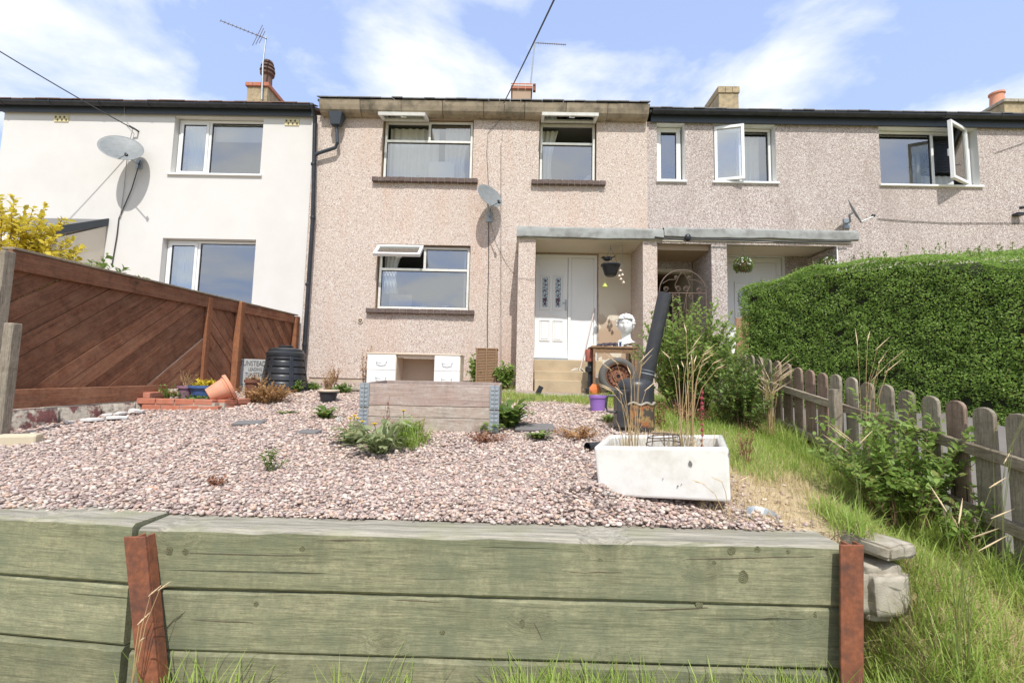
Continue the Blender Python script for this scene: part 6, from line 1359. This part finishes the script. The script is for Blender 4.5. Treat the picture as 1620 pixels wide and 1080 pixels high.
shrub('red_weed', 'dry reddish twigs right of the sink beside the straw', 'weed', G(1178, 735), .40, .10, 9, 10, 'red_leaf', .018, stemmat='rust2', thick=.0025, split=3)
shrub('red_weed', 'rusty coloured low growth behind the sink at the foot of the shrub', 'weed', G(1090, 672), .26, .35, 30, 12, 'red_leaf', .03, stemmat='rust2', thick=.003, split=1)
shrub('red_weed', 'purple red dock stem at the right side of the wood burner', 'weed', G(1048, 680), .45, .12, 6, 16, 'red_leaf', .03, stemmat='rust2', thick=.003, split=2)
# variegated shrub behind the brown fence
shrub('yellow_shrub', 'bright yellow variegated shrub rising behind the left end of the brown fence', 'shrub', (-5.25, 4.6, .55), 1.36, .66, 62, 50, 'yellow_leaf', .065, thick=.008)
shrub('green_shrub', 'dark green and yellow edged leaves showing over the brown fence top', 'shrub', (-5.35, 5.5, .55), .98, .75, 50, 34, 'weed_leaf', .080, thick=.007)
# tall grasses with seed heads
def seed_grass(name, label, base, n, h, spread, lean=(0, 0), head=.09, green=False, group=None):
    T = thing(name, label, 'tall grass', group, base); base = Vector(base); st = MB(); hd = MB(); LP_ = []
    for k in range(n):
        a = random.uniform(0, 6.283); r = spread*random.uniform(.2, 1); hh = h*random.uniform(.6, 1); tipv = Vector((math.cos(a)*r+lean[0]*hh, math.sin(a)*r*.7+lean[1]*hh, hh))
        p0 = base+Vector((random.uniform(-.3, .3)*spread*.5, random.uniform(-.3, .3)*spread*.4, 0)); pts = [p0, p0+Vector((tipv.x*.12, tipv.y*.12, hh*.38)), p0+Vector((tipv.x*.4, tipv.y*.4, hh*.75)), p0+Vector((tipv.x*.85, tipv.y*.85, hh*.98)), p0+Vector((tipv.x*1.15, tipv.y*1.15, hh*1.0))]
        st.tube(pts, [.0019, .0017, .0015, .0011, .0009], 4, cap=False)
        e0, e1 = pts[3], pts[4]+Vector((0, 0, -.01)); d = (e1-e0); L = head*random.uniform(.7, 1.2); d = (d.normalized()*.5+(pts[3]-pts[2]).normalized()*.5).normalized()
        hd.tube([e0-d*L*.2, e0+d*L*.2, e0+d*L*.6, e0+d*L], [.0012, .0030, .0025, .0006], 5, cap=False)
        for j in range(14):
            u = random.random(); q_ = e0+d*L*u; v = Vector((random.gauss(0, 1), random.gauss(0, 1), random.gauss(0, 1))).normalized()*.007*(1.2-u)+d*.012
            hd.add([q_, q_+v*.6+Vector((.0015, 0, 0)), q_+v], [(0, 1, 2)])
    put('stalk', st, M['straw_thing'] if not green else M['stem'], T, fix=False); put('seed_head', hd, plain('seed_head', (.62, .48, .30), .9), T, fix=False)
    nb_ = n*4; P_ = np.array(base)+np.stack([RNG.normal(0, spread*.35, nb_), RNG.normal(0, spread*.25, nb_), np.zeros(nb_)], 1); blades('leaf_blade', P_, h*.28, .0045, M['straw' if not green else 'grass'], T, tilt=.9)
    return T
seed_grass('tall_grass', 'tall straw coloured grass with seed heads growing in the white sink', SL(.48, .26, -.09), 15, .78, .26, (.22, 0), .06)
seed_grass('tall_grass', 'upright thin dry grass stalks at the left end of the white sink', SL(.17, .26, -.09), 11, .58, .20, (-.10, 0))
seed_grass('tall_grass', 'feathery dry grass at the far end of the picket fence', gz(2.62, 4.75), 26, .80, .16, (.05, 0), .16)
seed_grass('tall_grass', 'dry grass stalks rising above the middle pickets against the hedge', gz(2.72, 3.6), 9, 1.25, .30, (.05, 0), .12)
seed_grass('tall_grass', 'long single grass stalks before the nearest pickets', gz(2.66, 2.6), 5, 1.15, .22, (.10, 0), .09, True)
seed_grass('tall_grass', 'pale plume grass in front of the fence shrub', gz(2.02, 2.75), 4, .62, .10, (.0, 0), .12, True)
seed_grass('tall_grass', 'grass stalks standing close in front of the concrete block', gz(1.72, 1.85), 7, .75, .16, (.05, 0), .08, True)
seed_grass('tall_grass', 'two brown seed stalks standing in front of the sink face', (1.02, 2.22, -.66), 3, .24, .14, (0, 0), .05)
seed_grass('tall_grass', 'dry bent stalk caught against the left rusty post', (-1.47, 1.86, -1.42), 4, .62, .05, (.08, 0), .04)
m = MB(); q0 = SL(.56, .30, -.09); pts = [q0, q0+Vector((.005, 0, .12)), q0+Vector((.0, 0, .26)), q0+Vector((.01, 0, .38))]; m.tube(pts, .0025, 5)
for k in range(11): m.ball(pts[0].lerp(pts[3], .12+k*.08)+Vector((random.uniform(-.006, .006), 0, 0)), random.uniform(.006, .011), 6, 4)
tag(put('dried_flower_stem', m, M['pink_flower']), 'dark pink dried flower stem standing in the white sink', 'flower stem')
# plants on the window sill inside, and other window things
def inside(name, mb, mat, label, cat, **k): return tag(put(name, mb, M[mat] if isinstance(mat, str) else mat, **k), label, cat)
a, b_ = at(617, 466, 9.3), at(652, 485, 9.3)
inside('cardboard_box', MB().box(a.x, b_.x, 9.26, 9.42, 1.40, a.z), plain('cardboard', (.55, .42, .25), .9), 'brown cardboard box standing inside the lower window of the pink house', 'box', bevel=.004)
for px, hh, nm in ((671, .34, 'left'), (705, .24, 'right')):
    c = at(px, 485, 9.30); c.z = 1.40; T = pot('window_pot', 'small white plant pot, %s one of two inside the lower window' % nm, 'plant pot', c, .05, .065, .10, 'upvc')
    shrub('window_plant', 'leafy green houseplant in the %s white pot inside the lower window' % nm, 'houseplant', c+Vector((0, 0, .09)), hh, .15, 12, 12, 'weed_leaf', .05, stemmat='stem', thick=.003, split=1)
a, b_ = at(679, 257, 9.2), at(719, 284, 9.2)
inside('picture_back', MB().box(a.x, b_.x, 9.16, 9.18, 4.13, a.z), 'desk_white', 'white framed panel leaning inside the upper left window of the pink house', 'panel', bevel=.004)
c = at(660, 281, 9.25); inside('glass_jar', MB().lathe([(.001, 0), (.05, 0), (.055, .10), (.03, .13), (.03, .15), (.001, .15)], (c.x, 9.3, 4.13), 14), plain('teal_glass', (.25, .5, .5), .2), 'pale teal jar inside the upper left window beside the white panel', 'jar', smooth=True)
for px, s_ in ((887, .05), (931, .09)):
    c = at(px, 283, 9.25); inside('soft_toy', MB().ball((c.x, 9.30, 4.13+s_), (s_*1.2, .05, s_), 10, 8).ball((c.x+.03, 9.30, 4.13+s_*2), (s_*.7, .05, s_*.6), 10, 8), 'net', 'pale ornament inside the narrow upper window, %s one' % ('smaller left' if px < 900 else 'larger right'), 'ornament', smooth=True)
